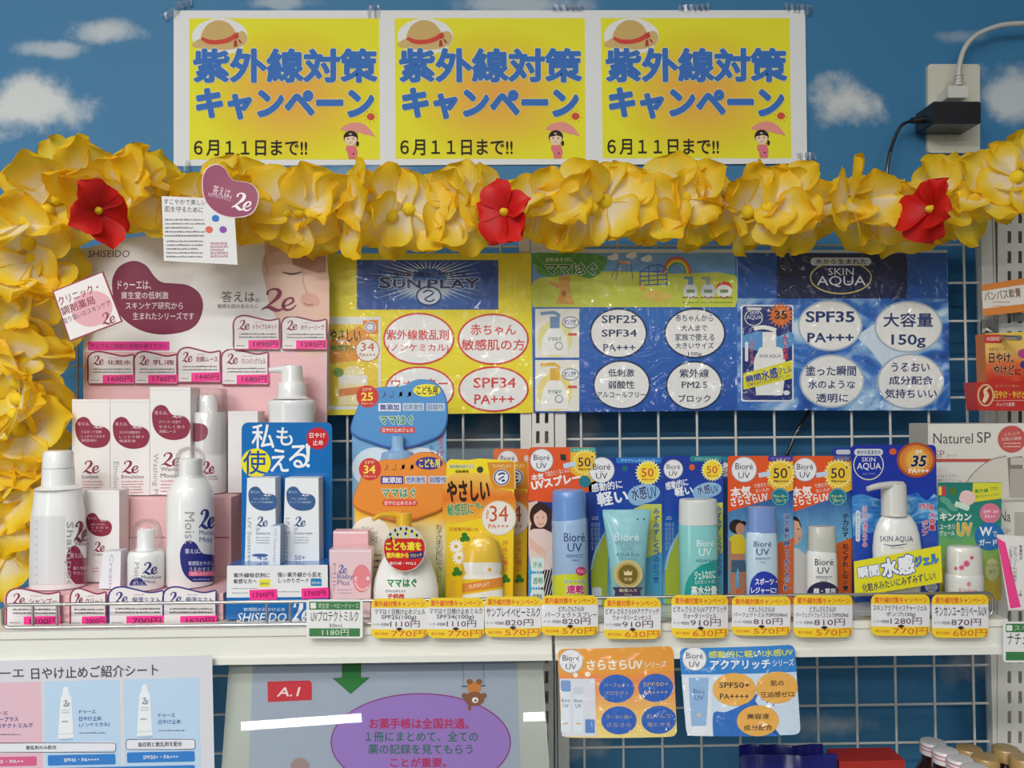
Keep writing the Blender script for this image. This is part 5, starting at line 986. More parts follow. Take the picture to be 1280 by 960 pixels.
lady(a, 2, [('e', 992.5, 662, 9, 17, '2A1E1E', 3), ('p', [(991.6, 650), (998, 652), (1001, 660), (1003, 668), (1000, 676), (996, 681), (991.6, 682)], 'D8A890', 4), ('p', [(991.6, 684), (998, 686), (1008, 694), (1008, yb), (991.6, yb)], 'D6D4D0', 4)]); a.s([(996, 661), (999, 661.5)], 1.2, '3A2A28', 6); a.s([(998, 673), (1000, 673.5)], 1.4, 'B8524A', 6); cd_ = a.done('card')
def d2(a, zb): a.e(1029, 742, 20, 15, '2A2C50', 2); a.t('顔・首用', 1017, 735, 1044, 742, 'E4E6EE', .03, l=4)
bt = small_bottle(1027.5, [(688, 18.5), (692, 20), (700, 20.6), (730, 20.8)], .6, [(657.5, 17), (658.5, 18.3), (675, 18.6), (688.5, 19)], 'E2E3E0', 'BFC0B4', d2, [('Bioré', 1018.5, 698.5, 1041.5, 706.5, '2A2C40'), ('UV', 1022, 709, 1037, 717, '2A2C40'), ('PERFECT', 1020.5, 720, 1040, 723.5, '5A5C70'), ('Face Milk', 1026, 725, 1034, 727.5, '5A5C70')], 0)
thing('blister_card', 'orange sunscreen card with a white bottle and grey cap', 'blister card', [cd_, bt])
# ---- deep blue pump card
DEEP = ramp_mat('deep_blue_print', [(0, '16348E'), (.7, '1D3AA8'), (1, '22339C')], 'v', 'gloss'); ICE = ramp_mat('water_splash_print', [(.3, '1E58B8'), (.5, '4C9AD8'), (.7, 'BFE0F0')], 'n', 'gloss', nscale=3.5, contrast=1.8)
a = Art(flat(.952), 'card'); a.base(card_outline(1040, 559, 1072, .952, 5), .001, '24419E'); a.r(1045, 562, 1063, 568, 'D0D8E4', 1, 2.5); single(a.done('blister_card'), 'deep blue card corner peeping out behind the pump card', 'blister card')
Dc = .912; yb = base_y(1116, Dc); a = Art(flat(Dc), 'gloss'); a.base(card_outline(1064.5, 556, 1170, Dc, 5, 4), .0012, DEEP)
a.p(smooth_path([(1065, 620, 0), (1080, 618, 0), (1100, 624, 0), (1130, 620, 0), (1146, 616, 0), (1158, 626, 0), (1171, 620, 0), (1173, 690, 0), (1173, 700, 0), (1066, 700, 0)], 3), ICE, 1); a.p([(1066, 670), (1172, 650), (1174, yb), (1067, yb)], '2A50B4', 1.5)
a.e(1145, 575, 24, 22, 'B0502A', 2, n=36); a.e(1145, 575, 21, 19, 'D9843A', 2.5); a.burst(1146, 575, 17, 12, 26, 'EDB04A', 3); a.t('SPF', 1144, 562.5, 1152.5, 567.5, 'F0EAE4', .02, l=5); a.t('35', 1138, 569, 1158.5, 583.5, '1E2A50', .035, 0, .2, l=5, out='F0E4D0', ow=.03); a.t('PA+++', 1135.5, 585.5, 1161, 591.5, 'F4EEE8', .03, l=5)
a.ring(1085.5, 581, 18.5, 18.5, 1.3, 'D8D8B8', 3); a.r(1067.5, 561, 1103.5, 569.5, 'D2D6DE', 4, 4); a.t('水から生まれた', 1071, 562.5, 1101, 568, '1E2A6A', .02, l=5); a.t('SKIN', 1077, 571.5, 1094, 577, 'E4E8EE', .0, l=5); a.t('AQUA', 1071, 578.5, 1101, 588, 'F0F2F6', .0, l=5); a.t('スキンアクア', 1078, 591, 1094, 593.5, 'B8C4DC', .0, l=5)
a.e(1116, 564.5, 4.5, 4, 'D8642E', 3)
a.vt('はじけて潤うみずの', 1078, 632, 1084, 684, 'D8507A', .02, l=4, out='E8EEF4', ow=.06); a.r(1069.5, 638, 1075, 677, 'DDE4EC', 3, 2.6); a.vt('使いやすいポンプ式', 1070.7, 641, 1073.8, 674, '3A4A8A', .0, l=4)
a.t('150g', 1149, 629.5, 1167, 637.5, 'D0344A', .03, l=5, out='E8EEF4', ow=.05); a.vt('大容量', 1161, 640, 1169, 663, 'D0344A', .03, l=5, out='E8EEF4', ow=.06); a.vt('ポンプ', 1152.5, 650, 1159.5, 670, 'D0344A', .03, l=5, out='E8EEF4', ow=.06)
a.e(1164, 734, 8, 6, 'DDE4EE', 3); a.t('うるおい', 1158.5, 730, 1169.5, 733.5, '3A4A8A', .0, l=4); a.t('成分', 1160, 735, 1168, 738.5, '3A4A8A', .0, l=4); cd_ = a.done('card')
Db = .888; zb = base_y(1120, Db); R = Round(1121, Db, [(643, 17), (647, 22), (656, 27.5), (668, 31.5), (684, 33.5), (700, 33.5), (zb - 2, 30.5), (zb, 29)], .5); mb = MB(); R.body(mb, M('E4E5E2', 'gloss')); a = R.art('gloss')
a.t('SKIN AQUA', 1100, 670, 1141, 678, '3A4668', .0, l=3); a.s([(1104, 680), (1114, 682), (1126, 681), (1134, 679.5)], [.4, 1.2, 1.2, .4], '3A4668', 3, 3); a.t('スキンアクア', 1113, 683.5, 1130, 686, '6A7490', .0, l=3); a.into(mb); bt = mb.done('bottle')
CP = M('D3D3CE', 'gloss'); mb = MB(); Round(1117, Db, [(604, 14), (605.5, 16.5), (610, 17), (640, 17.2), (644, 18)], .9).body(mb, CP); hd = mb.done('pump_head')
P = smooth_path([at(1127, 607, Db), at(1116, 606, Db - .006), at(1098, 607.5, Db - .012), at(1085, 611, Db - .016)], 5); k = Db / FPX; mb = MB(); mb.tube(P, [k * (5.5 - 2.2 * i / (len(P) - 1)) for i in range(len(P))], CP, 12); nz = mb.done('nozzle')
fy = flat(.8655); a = Art(fy, 'gloss'); a.base([(1067.5, 702), (1176, 682), (1178, 728), (1068.5, 746)], .0005, 'E6E02E')
a.t('瞬間', 1072, 707, 1099, 721.5, 'F2F4F8', .05, -10, l=3, out='1F4AA0', ow=.05); a.t('水感', 1101, 695.5, 1143, 720, 'F4F6FA', .05, -10, l=3, out='1F4AA0', ow=.05); a.t('ジェル', 1143, 693.5, 1173, 706.5, '4C8ED4', .05, -10, l=3, out='1F3A8A', ow=.04); a.t('化粧水みたいにみずみずしい!', 1077, 722, 1170, 732.5, '2C3468', .012, -10, l=3); bn = a.done('yellow_band')
thing('blister_card', 'deep blue sunscreen card with white pump bottle and yellow band', 'blister card', [cd_, (bt, [hd, nz]), bn])
# ---- large beige set box behind
Dn = .965; yb = base_y(1220, Dn); a = Art(flat(Dn), 'card'); a.base([(1160, 530), (1300, 529), (1300, yb), (1160, yb)], .045, 'E2DFD6', 'C4C0B6')
a.t('Naturel', 1166.5, 541.5, 1216, 554.5, '5A4E4A', .0, l=2); a.t('SP', 1221, 540, 1238.5, 553.5, '5A4E4A', .0, l=2); a.t('SP', 1168, 563, 1180.5, 572, 'B07A74', .0, l=2); a.t('セット', 1183.5, 567.5, 1197, 571.5, '9A7A74', .0, l=2); a.r(1161, 573.5, 1242, 577.5, 'C4564E', 2)
a.e(1264.5, 549, 17.5, 17, 'C95A54', 2, n=40); a.t('ふたふた', 1254, 540, 1275, 544, 'EBD2CC', .0, -6, l=3); a.t('お肌の鎮静', 1252, 546, 1277, 550.5, 'EBD2CC', .0, -3, l=3); a.fine(1254, 552, 1276, 560, 2, 'EBD2CC', 3)
a.p(smooth_path([(1208, 603, 0), (1218, 590, 0), (1236, 576, 0), (1258, 570, 0), (1262, 622, 0), (1208, 622, 0)], 4), 'D9D2C6', 2); a.s([(1208, 603), (1218, 590), (1236, 576), (1258, 570)], 1, '8A7A70', 3, 4); a.t('ヘルインワン', 1172, 593, 1198, 597, '7A6E68', .0, l=2); a.t('薬ゲルクリーム', 1172, 598.5, 1202, 602, '7A6E68', .0, l=2)
a.p([(1259, 572), (1278, 570), (1280, 622), (1262, 622)], '8A8078', 3); a.r(1262, 586, 1300, 622, 'B4AEA6', 4); a.r(1263, 572, 1300, 581, 'C9C4BC', 4); single(a.done('gift_box'), 'large beige cosmetics set box with a red round mark', 'box')
Dn = .935; yb = base_y(1270, Dn); a = Art(flat(Dn), 'card'); a.base([(1251.5, 628), (1300, 627), (1300, yb), (1251.5, yb)], .025, 'DEDAD2', 'C4C0B6'); a.t('Na', 1250, 639, 1263, 652, '4A4442', .0, l=2); a.t('SP', 1254, 661, 1263, 667, 'A89A94', .0, l=2); a.r(1268, 640, 1300, 690, 'B9B5AC', 2); single(a.done('carton'), 'smaller beige carton in front of the large set box', 'box')
# ---- green stick card
Dc = .912; yb = base_y(1212, Dc); GRN = ramp_mat('green_meadow_print', [(0, 'C9A42E'), (.2, 'B8B04A'), (.38, '8FB85A'), (.5, '6FAE6A'), (.62, '2E8A78'), (1, '2A7A70')], 'v', 'gloss', noise=.12)
a = Art(flat(Dc), 'gloss'); a.base([(1173, 603), (1252, 603), (1251, yb), (1174, yb)], .0012, GRN)
a.p([(1216, 603.5), (1252, 603.5), (1251.8, 623), (1215, 628)], 'DDD83E', 2); a.t('紫外線', 1218, 611, 1235, 616, '2E8A3E', .02, -4, l=3); a.t('で色が', 1237, 608, 1248, 613, '2E8A3E', .0, -4, l=3); a.t('変わるキャップだ!', 1219, 617.5, 1249, 621, '2E6A3E', .0, -6, l=3)
a.r(1173, 608, 1177, 619, 'E2D24A', 2); a.r(1177, 608, 1182, 620, 'C8414A', 2); a.e(1191, 614, 4.4, 4.4, '5A7A2A', 2); a.p(smooth_path([(1199, 625, 0), (1202, 615, 0), (1210, 613, 0), (1218, 618, 0), (1217, 628, 0), (1208, 632, 0)], 4, True), 'E9C9C4', 2); a.r(1193, 629, 1212, 636, 'CFE4D2', 2, 2, 20)
for x, y in ((1182, 626), (1190, 634), (1180, 640)): a.e(x, y, 8, 4, '5FA58C', 1, 30)
a.t('キンカン', 1174.5, 641, 1214, 651, 'EDF2EA', .04, l=4); a.t('ユーカリ', 1174.5, 655, 1193, 661.5, 'EDF2EA', .02, l=4); a.t('ヴェール', 1174.5, 663, 1193, 669.5, 'EDF2EA', .02, l=4); a.t('UV', 1196, 653.5, 1215, 670, 'D9B44A', .05, l=4, out='EFE9C8', ow=.03)
a.e(1237.5, 641.5, 13, 12.5, 'DD7A94', 3, n=36); a.t('SPF 30', 1229, 637.5, 1247, 641.5, 'F4E6EA', .01, l=4); a.t('PA++', 1231, 643.5, 1244, 647.5, 'F4E6EA', .01, l=4); a.e(1236.5, 670.5, 18.5, 17.5, '2A72B4', 4, n=36); a.t('W', 1224, 658.5, 1240, 670, 'EEF2F4', .03, l=5); a.t('で', 1240.5, 664, 1246, 671, 'EEF2F4', .0, l=5); a.t('ガード', 1223.5, 674, 1246, 682, 'EEF2F4', .03, l=5)
a.e(1240, 712, 9, 14, 'C9CC8E', 2); a.t('ユーカリの', 1232, 704, 1248, 708, '4A6A3A', .0, l=3); a.t('香り', 1236, 712, 1243, 717, '4A6A3A', .0, l=3); cd_ = a.done('card')
Db = .889; zb = base_y(1204, Db); R = Round(1205, Db, [(717, 25.5), (719, 26.5), (722, 27), (zb - 3, 26.6), (zb, 25)], .7); mb = MB(); R.body(mb, M('E0E1DC', 'gloss')); a = R.art('gloss'); a.t('Kinkan', 1199, 735, 1221, 741, 'D8828A', .0, l=3); a.e(1211, 730, 2.5, 3, 'E08A96', 3); a.into(mb); bt = mb.done('bottle')
R = Round(1205, Db, [(681.5, 14), (682.5, 21), (685, 23.5), (690, 24.3), (714, 25.2), (717, 25.2)], .7); mb = MB(); R.body(mb, M('DEDDD4', 'gloss')); a = R.art('gloss')
for x, y, r in ((1195, 710.5, 2.3), (1202, 709.5, 3.2), (1208, 704.5, 4), (1214.5, 697, 2.4)): a.e(x, y, r, r, 'DA6E92', 3); a.e(x, y, r * .4, r * .4, 'C24A7A', 4)
a.into(mb); cp = mb.done('cap')
thing('blister_card', 'green sunscreen stick card with a white capped bottle', 'blister card', [cd_, (bt, [cp])])
# ---- slanted white card and hanging goods at the upright
Ds = .868; yb = base_y(1270, Ds); a = Art(flat(Ds), 'card'); a.base([(1246, 668), (1300, 672), (1306, yb - 1), (1261, yb)], .0006, 'E6E2E0'); a.p([(1246, 672), (1256.5, 678), (1276, yb - 4), (1263, yb - 2)], 'F0468E', 1); a.vt('数量限定', 1274, 681, 1278, 700, '2A2A2A', .0, l=2); a.vt('セルフソート化粧水', 1266.5, 683, 1271, 728, '3A3A3A', .0, l=2); a.vt('ご試用ください', 1261.5, 682, 1265, 718, '3A3A3A', .0, l=2); a.t('↓', 1273, 738, 1278, 746, '2A2A2A', .0, l=2)
single(a.done('shelf_card'), 'slanted white card with a hot pink side stripe', 'card')
# ================================================================== PRICE TAGS ON THE SHELF EDGE
def yellow_tag(x0, y0, x1, y1, lines, was, now, label, turn_, amp, was_x=.40):
    W, H = x1 - x0, y1 - y0; X = lambda u: x0 + u * W; Y = lambda v: y0 + v * H; c = ((x0 + x1) / 2, (y0 + y1) / 2)
    a = Art(curl(.8305, c, -2 + turn_ * .6, turn_, amp, W / 2), 'tag', cuts=7.0); q = a.q(x0, y0, x1, y1, 8); a.base(q, .0005, 'E3E3E6', 'F0CE2A')
    top = [p for p in q if p[1] <= y0 + 8.01]; a.p(sorted(top, key=lambda p: p[0])[:0] + a.q(x0, y0, x1, Y(.235), 0)[2:0:-1][:0] + [(X(1), Y(.235)), (X(0), Y(.235))] + [p for p in q[15:]] + [p for p in q[:5]], 'F0CE2A', 1)
    a.p([(X(0), Y(.775)), (X(1), Y(.775))] + q[5:15], 'F0CE2A', 1)
    a.t('紫外線対策キャンペーン', X(.055), Y(.055), X(.95), Y(.205), 'E0642A', .022, l=3); n = len(lines)
    for i, (t, u0, u1) in enumerate(lines):
        v0, v1 = ((.255, .40), (.415, .545))[i] if n == 2 else (.265, .50); a.t(t, X(u0), Y(v0), X(u1), Y(v1), '3A3A44', .006, l=3)
    a.t('メーカー希望価格', X(.03), Y(.61), X(was_x - .02), Y(.69), '6A6A72', .0, l=3); a.t(was, X(was_x), Y(.56), X(.86), Y(.72), '5A3A44', .0, l=3)
    a.p([(X(.48), Y(.725)), (X(.52), Y(.725)), (X(.56), Y(.765)), (X(.50), Y(.815)), (X(.44), Y(.765))], '2E2226', 4); a.t('割引価格', X(.07), Y(.85), X(.30), Y(.92), 'D8702A', .0, l=3); a.t(now, X(.36), Y(.80), X(.97), Y(.965), 'D9622A', .0, l=3)
    single(a.done('price_tag'), label, 'price tag', 'yellow campaign price tags on the shelf edge')
T = (
 (464, 748, 534.5, 797.5, [('ママはぐ日焼け止めジェル', .06, .96), ('SPF25(100g)', .18, .80)], '1110円', '770円', 'yellow price tag 770 yen below the white pump bottle', 0, .001, .34),
 (534.5, 747, 605, 797.5, [('ママはぐ日焼け止めミルク', .03, .97), ('SPF34(100g)', .16, .82)], '1110円', '770円', 'yellow price tag 770 yen between the first 770 and the 570 tag', 3, .0012, .34),
 (606, 745.5, 676.5, 796, [('サンプレイベビーミルク', .03, .98)], '820円', '570円', 'yellow price tag 570 yen below the yellow daisy card', -2, .001, .36),
 (677, 744, 747.5, 794, [('ビオレさらさらUV', .3, .75), ('パーフェクトスプレー', .06, .98)], '820円', '570円', 'yellow price tag 570 yen below the spray can', 5, .002, .36),
 (755, 747, 826, 798.5, [('ビオレさらさらUVアクアリッチ', .03, .97), ('ウォータリーエッセンス', .15, .83)], '910円', '630円', 'yellow price tag 630 yen below the aqua squeeze tube', 0, .001, .32),
 (839.5, 743.5, 910, 797, [('ビオレさらさらUVアクアリッチ', .03, .97), ('ウォータリージェル', .2, .78)], '910円', '630円', 'yellow price tag 630 yen below the turquoise bottle', 5, .0025, .32),
 (915, 745, 988, 794, [('ビオレさらさらUV', .28, .73), ('パーフェクトミルクSPF50(40ml)', .03, .95)], '810円', '570円', 'yellow price tag 570 yen below the blue-capped bottle', -3, .0015, .36),
 (992, 743.5, 1065.5, 796, [('ビオレさらさらUV', .26, .7), ('パーフェクトフェイスミルクSPF50(30ml)', .03, .92)], '810円', '570円', 'yellow price tag 570 yen below the grey-capped bottle', 5, .0025, .33),
 (1089, 743, 1162, 794.5, [('スキンアクアモイスチャージェル', .03, .95), ('ポンプ(150g)', .25, .75)], '1280円', '770円', 'yellow price tag 770 yen below the deep blue pump card', 2, .001, .32),
 (1165, 743, 1235.5, 797, [('キンカンユーカリベールUV', .05, .97)], '870円', '600円', 'yellow price tag 600 yen below the green card', 0, .001, .33))
for t in T: yellow_tag(*t)
def green_tag(x0, y0, x1, y1, head, name, sub, price, label):
    W, H = x1 - x0, y1 - y0; X = lambda u: x0 + u * W; Y = lambda v: y0 + v * H; a = Art(flat(.8305, -2, 0, (x0, y1)), 'tag'); a.base(a.q(x0, y0, x1, y1, 4), .0006, 'E6E7E6')
    a.r(X(.05), Y(.05), X(.95), Y(.26), '3A7C46', 1); a.r(X(.05), Y(.74), X(.95), Y(.95), '3A7C46', 1)
    for k in range(4): t_ = pi / 4 + k * pi / 2; a.e(X(.12) + 2.3 * cos(t_), Y(.155) + 2.3 * sin(t_), 2.2, 2.2, 'E6E7E6', 2, n=12)
    a.t(head, X(.21), Y(.09), X(.93), Y(.22), 'CFE0CC', .0, l=3); a.t(name, X(.08), Y(.29), X(.92), Y(.56), '2E2E34', .0, l=3)
    if sub: a.t(sub, X(.40), Y(.62), X(.63), Y(.71), '3A3A40', .0, l=3)
    a.t(price, X(.28 if x0 < 1000 else .5), Y(.765), X(.75 if x0 < 1000 else .93), Y(.925), 'D4E4D2', .0, l=3); single(a.done('price_tag'), label, 'price tag')
green_tag(383, 749.5, 453.5, 798, '資生堂・ベビードゥーエ', 'UVプロテクトミルク', '30ml', '1180円', 'green and white price tag 1180 yen below the pink baby pack')
green_tag(1254, 777, 1318, 828, 'スキンケア', 'ナチュレルSP', 'セット', '3980円', 'green and white price tag under the slanted pink-striped card')
# ================================================================== HANGING GOODS AT THE UPRIGHT
Dh = 1.03; OR_ = 'E08A3C'
a = Art(flat(Dh), 'card'); a.base([(1227, 356), (1296, 345), (1296, 388), (1229, 395)], .0006, 'E6E2DA'); a.p([(1227, 356), (1296, 345), (1296, 353), (1227.3, 364)], OR_, 1); a.p([(1228.6, 386), (1296, 378), (1296, 388), (1229, 395)], OR_, 1); a.t('バンパス軟膏', 1230, 362, 1276, 374, '7A4A2A', .01, -7, l=2); a.fine(1240, 376, 1262, 379, 1, 'A86A3A', 2); a.fine(1240, 381, 1264, 384, 1, 'D89A5A', 2)
single(a.done('product_sign'), 'orange and white ointment sign above the metal hook', 'sign')
mb = MB(); P = [at(1236, 411, 1.06), at(1240, 414, 1.05), at(1248, 419, 1.02), at(1256, 422, .99), at(1274, 422.5, .955)]; mb.tube(smooth_path(P, 5), .0033, CHROME, 10); mb.box((P[0].x - .01, 1.0585, P[0].z - .012), (P[0].x + .012, 1.0615, P[0].z + .012), CHROME); single(mb.done('display_hook'), 'chrome display hook on the slotted upright', 'hook')
mb = MB(); P = [at(1276, 390, 1.06), at(1282, 392, 1.02), at(1300, 393, .97)]; mb.tube(smooth_path(P, 5), .0033, CHROME, 10); mb.box((P[0].x - .01, 1.0585, P[0].z - .012), (P[0].x + .012, 1.0615, P[0].z + .012), CHROME); single(mb.done('display_hook'), 'chrome display hook beside the ointment sign', 'hook')
BURN = ramp_mat('ointment_box_print', [(0, 'C03028'), (.35, 'E0703A'), (.6, 'EDC06A'), (1, 'E8C44A')], 'v', 'card', noise=.5, nscale=3)
Dh = 1.0; a = Art(flat(Dh), 'card'); a.base([(1231, 417), (1300, 414), (1300, 478), (1233, 478)], .02, BURN, 'C8743A'); a.r(1230.5, 418, 1252, 429, 'C23A34', 1); a.t('AGEND', 1233, 421, 1250, 426, 'EBD0C0', .02, l=2); a.t('炎症をおこした', 1236, 434, 1258, 438.5, '5A2A20', .0, -3, l=2); a.t('日やけ、', 1236, 441, 1267, 454, '2A1814', .03, l=3, out='EBC89A', ow=.03); a.t('やけど', 1241, 456, 1268, 469, '2A1814', .03, l=3, out='EBC89A', ow=.03); a.t('に', 1269, 461, 1276, 469, '2A1814', .02, l=3); a.e(1280, 442, 8, 6, 'B84A8A', 2); a.e(1280, 456, 5, 5, '3A3A8A', 2)
single(a.done('ointment_box'), 'orange ointment box hanging under the chrome hook', 'box')
Dh = .985; a = Art(flat(Dh), 'card'); a.base([(1218.5, 478), (1300, 475), (1300, 514), (1222.5, 513)], .024, 'BE2E28'); a.e(1232, 494, 10.5, 14, 'D9B888', 2); a.e(1232, 494, 8.5, 12, 'A8302A', 3); a.s([(1229, 503), (1233, 495), (1231, 488), (1236, 484)], [4, 6, 4, 2], 'E8C9A0', 4, 4); a.t('日やけ・やけど', 1243, 488.5, 1282, 498, 'EDD23A', .02, l=3); a.t('バンパス軟膏', 1245, 503, 1268, 508, 'EBD6CC', .01, l=3); a.t('かさつく肌に', 1244, 481, 1274, 484, 'E09A6A', .0, l=3); a.s([(1241, 501), (1300, 500)], .8, 'E0A09A', 3)
single(a.done('ointment_box'), 'red ointment box with a round picture, lowest of the hanging goods', 'box')
# ================================================================== FLOWER GARLANDS
def petal_mat(name, stops, trans=.3):
    m = bpy.data.materials.new(name); m.use_nodes = True; nt = m.node_tree; L = nt.links.new; nt.nodes.remove(nt.nodes['Principled BSDF'])
    uv = nn(nt, 'ShaderNodeUVMap', uv_map='UVMap'); sp = nn(nt, 'ShaderNodeSeparateXYZ'); L(uv.outputs[0], sp.inputs[0])
    a = nn(nt, 'ShaderNodeMath', operation='MULTIPLY_ADD'); L(sp.outputs[0], a.inputs[0]); a.inputs[1].default_value = 2; a.inputs[2].default_value = -1
    p = nn(nt, 'ShaderNodeMath', operation='ABSOLUTE'); L(a.outputs[0], p.inputs[0]); q = nn(nt, 'ShaderNodeMath', operation='POWER'); L(p.outputs[0], q.inputs[0]); q.inputs[1].default_value = 2.4
    q2 = nn(nt, 'ShaderNodeMath', operation='MULTIPLY'); L(q.outputs[0], q2.inputs[0]); q2.inputs[1].default_value = .9
    v = nn(nt, 'ShaderNodeMath', operation='MULTIPLY'); L(sp.outputs[1], v.inputs[0]); v.inputs[1].default_value = 1.02
    mx = nn(nt, 'ShaderNodeMath', operation='MAXIMUM'); L(q2.outputs[0], mx.inputs[0]); L(v.outputs[0], mx.inputs[1])
    oi = nn(nt, 'ShaderNodeObjectInfo'); no = nn(nt, 'ShaderNodeTexNoise', noise_dimensions='4D'); L(uv.outputs[0], no.inputs['Vector']); L(oi.outputs['Random'], no.inputs['W']); no.inputs['Scale'].default_value = 2.2; no.inputs['Detail'].default_value = 3
    ma = nn(nt, 'ShaderNodeMath', operation='MULTIPLY_ADD'); L(no.outputs['Fac'], ma.inputs[0]); ma.inputs[1].default_value = .55
    s1 = nn(nt, 'ShaderNodeMath', operation='SUBTRACT'); L(mx.outputs[0], s1.inputs[0]); s1.inputs[1].default_value = .27; L(s1.outputs[0], ma.inputs[2])
    rp = nn(nt, 'ShaderNodeValToRGB'); cr = rp.color_ramp
    while len(cr.elements) < len(stops): cr.elements.new(.5)
    for e, (x, c) in zip(cr.elements, stops): e.position = x; e.color = lin(c)
    L(ma.outputs[0], rp.inputs[0])
    d = nn(nt, 'ShaderNodeBsdfDiffuse'); t = nn(nt, 'ShaderNodeBsdfTranslucent'); g = nn(nt, 'ShaderNodeBsdfGlossy'); g.inputs['Roughness'].default_value = .45
    for b in (d, t): L(rp.outputs[0], b.inputs['Color'])
    x1 = nn(nt, 'ShaderNodeMixShader'); x1.inputs[0].default_value = trans; L(d.outputs[0], x1.inputs[1]); L(t.outputs[0], x1.inputs[2])
    x2 = nn(nt, 'ShaderNodeMixShader'); x2.inputs[0].default_value = .025; L(x1.outputs[0], x2.inputs[1]); L(g.outputs[0], x2.inputs[2])
    wv = nn(nt, 'ShaderNodeTexWave'); L(uv.outputs[0], wv.inputs['Vector']); wv.inputs['Scale'].default_value = 6; wv.inputs['Distortion'].default_value = 2.5; bu = nn(nt, 'ShaderNodeBump'); bu.inputs['Strength'].default_value = .12; bu.inputs['Distance'].default_value = .004
    L(wv.outputs['Fac'], bu.inputs['Height'])
    for b in (d, t, g): L(bu.outputs[0], b.inputs['Normal'])
    L(x2.outputs[0], nt.nodes['Material Output'].inputs[0]); return m
YPET = petal_mat('yellow_petal_cloth', [(0, 'FCF7EA'), (.42, 'FDF3D0'), (.57, 'FFEA6E'), (.75, 'FFE03A'), (1, 'FFD01E')], .45)
RPET = petal_mat('red_petal_cloth', [(0, 'B01418'), (.5, 'D01A1A'), (1, 'DE2A20')], .2)
STAMEN = M('E8C81E', 'cloth')
def flower_mesh(name, rnd, mat, size=.056, npet=5, wide=.86, up=.35, curlk=.5, stamen=.008):
    mb = MB(); nu, nv = 8, 8
    for p in range(npet):
        a0 = 2 * pi * p / npet + rnd.uniform(-.2, .2); ln = size * rnd.uniform(.88, 1.08); wd = ln * wide * rnd.uniform(.9, 1.1); e0 = up + rnd.uniform(-.35, .4); cu = curlk * rnd.uniform(.3, 1.7); w1, w2 = rnd.uniform(0, 6), rnd.uniform(.08, .2); tw = rnd.uniform(-.5, .5)
        vs = []; uvs = []; r = z = 0.0; prev = 0.0; row = []
        for j in range(nv + 1):
            v = j / nv; ang = e0 - cu * v * v * 1.6; r += cos(ang) * ln / nv * (j > 0); z += sin(ang) * ln / nv * (j > 0)
            q_ = min(1, v / .58); half = wd * .5 * ((.16 + .84 * q_ * q_ * (3 - 2 * q_)) if v < .58 else sqrt(max(0, 1 - ((v - .58) / .44) ** 2)))
            for i in range(nu + 1):
                u = i / nu * 2 - 1; x = u * half; bend = .30 * half * (1 - u * u) * (1 - .5 * v)
                zz = z - bend + ln * w2 * v * v * sin(4 * u + w1) * .5 + x * tw * v * .5; rr = r - .10 * ln * u * u * v
                vs.append((rr * cos(a0) - x * sin(a0), rr * sin(a0) + x * cos(a0), zz)); uvs.append(((u + 1) / 2, v))
        n = nu + 1; mb.add(vs, [(j * n + i, j * n + i + 1, (j + 1) * n + i + 1, (j + 1) * n + i) for j in range(nv) for i in range(nu)], mat, True, uvs)
    seg = 10; vs = [(stamen * k * cos(2 * pi * i / seg), stamen * k * sin(2 * pi * i / seg), zz) for k, zz in ((.9, -.004), (1.0, .003), (.7, .008), (.2, .010)) for i in range(seg)]
    mb.add(vs, [(j * seg + i, j * seg + (i + 1) % seg, (j + 1) * seg + (i + 1) % seg, (j + 1) * seg + i) for j in range(3) for i in range(seg)] + [tuple(range(3 * seg, 4 * seg))], STAMEN, True)
    o = mb.done(name); me = o.data; bpy.data.objects.remove(o); return me
rn = random.Random(21)
YM = [flower_mesh('yellow_flower', rn, YPET, .055, 5, .98, .22, .42) for _ in range(7)]
RM = [flower_mesh('red_flower', rn, RPET, .048, 5, .85, .75, .8, .005) for _ in range(3)]
def basis(n):
    n = n.normalized(); u = n.cross(Vector((0.2, .1, 1))).normalized(); return Matrix((u, n.cross(u), n)).transposed()
def garland(label, pts, reds, step, seed, scale=1.0):
    r = random.Random(seed); P = smooth_path([at(*p) for p in pts], 12); path = [P[0]]
    L = [0.0]
    for a, b in zip(P, P[1:]): L.append(L[-1] + (b - a).length)
    def on(s):
        for i in range(1, len(L)):
            if L[i] >= s: k = (s - L[i - 1]) / (L[i] - L[i - 1] or 1); return P[i - 1].lerp(P[i], k), (P[i] - P[i - 1]).normalized()
        return P[-1], (P[-1] - P[-2]).normalized()
    mb = MB(); mb.tube(P[::3] + [P[-1]], .0016, M('D9C23A', 'cloth'), 6); cord = mb.done('string'); t = thing('flower_garland', label, 'garland', [cord], None); base = t.location
    s = step * .4; rs = sorted(reds)
    while s < L[-1]:
        p, d = on(s); e1 = d.cross(Vector((0, 1, 0))).normalized(); th = r.uniform(-.95, .95); side = (Vector((0, -1, 0)) * cos(th) + e1 * sin(th)); k = r.uniform(.5, 1.05)
        n = d * (1 if r.random() < .5 else -1) * (1 - k * .75) + side * k; q = p + side * .012 + Vector((0, r.uniform(-.006, .006), 0))
        o = bpy.data.objects.new('flower', r.choice(YM)); S.collection.objects.link(o); o.parent = t
        o.matrix_local = Matrix.Translation(q - base) @ (basis(n) @ Matrix.Rotation(r.uniform(0, 6.28), 3, 'Z') @ Matrix.Diagonal((scale * r.uniform(.9, 1.1),) * 3)).to_4x4()
        s += step * r.uniform(.8, 1.2)
    for (px, py, D, n, rot, sc, mi) in reds:
        o = bpy.data.objects.new('red_flower', RM[mi]); S.collection.objects.link(o); o.parent = t; o['label'] = 'red cloth flower'
        o.matrix_local = Matrix.Translation(at(px, py, D) - base) @ (basis(Vector(n)) @ Matrix.Rotation(rot, 3, 'Z') @ Matrix.Diagonal(sc)).to_4x4()
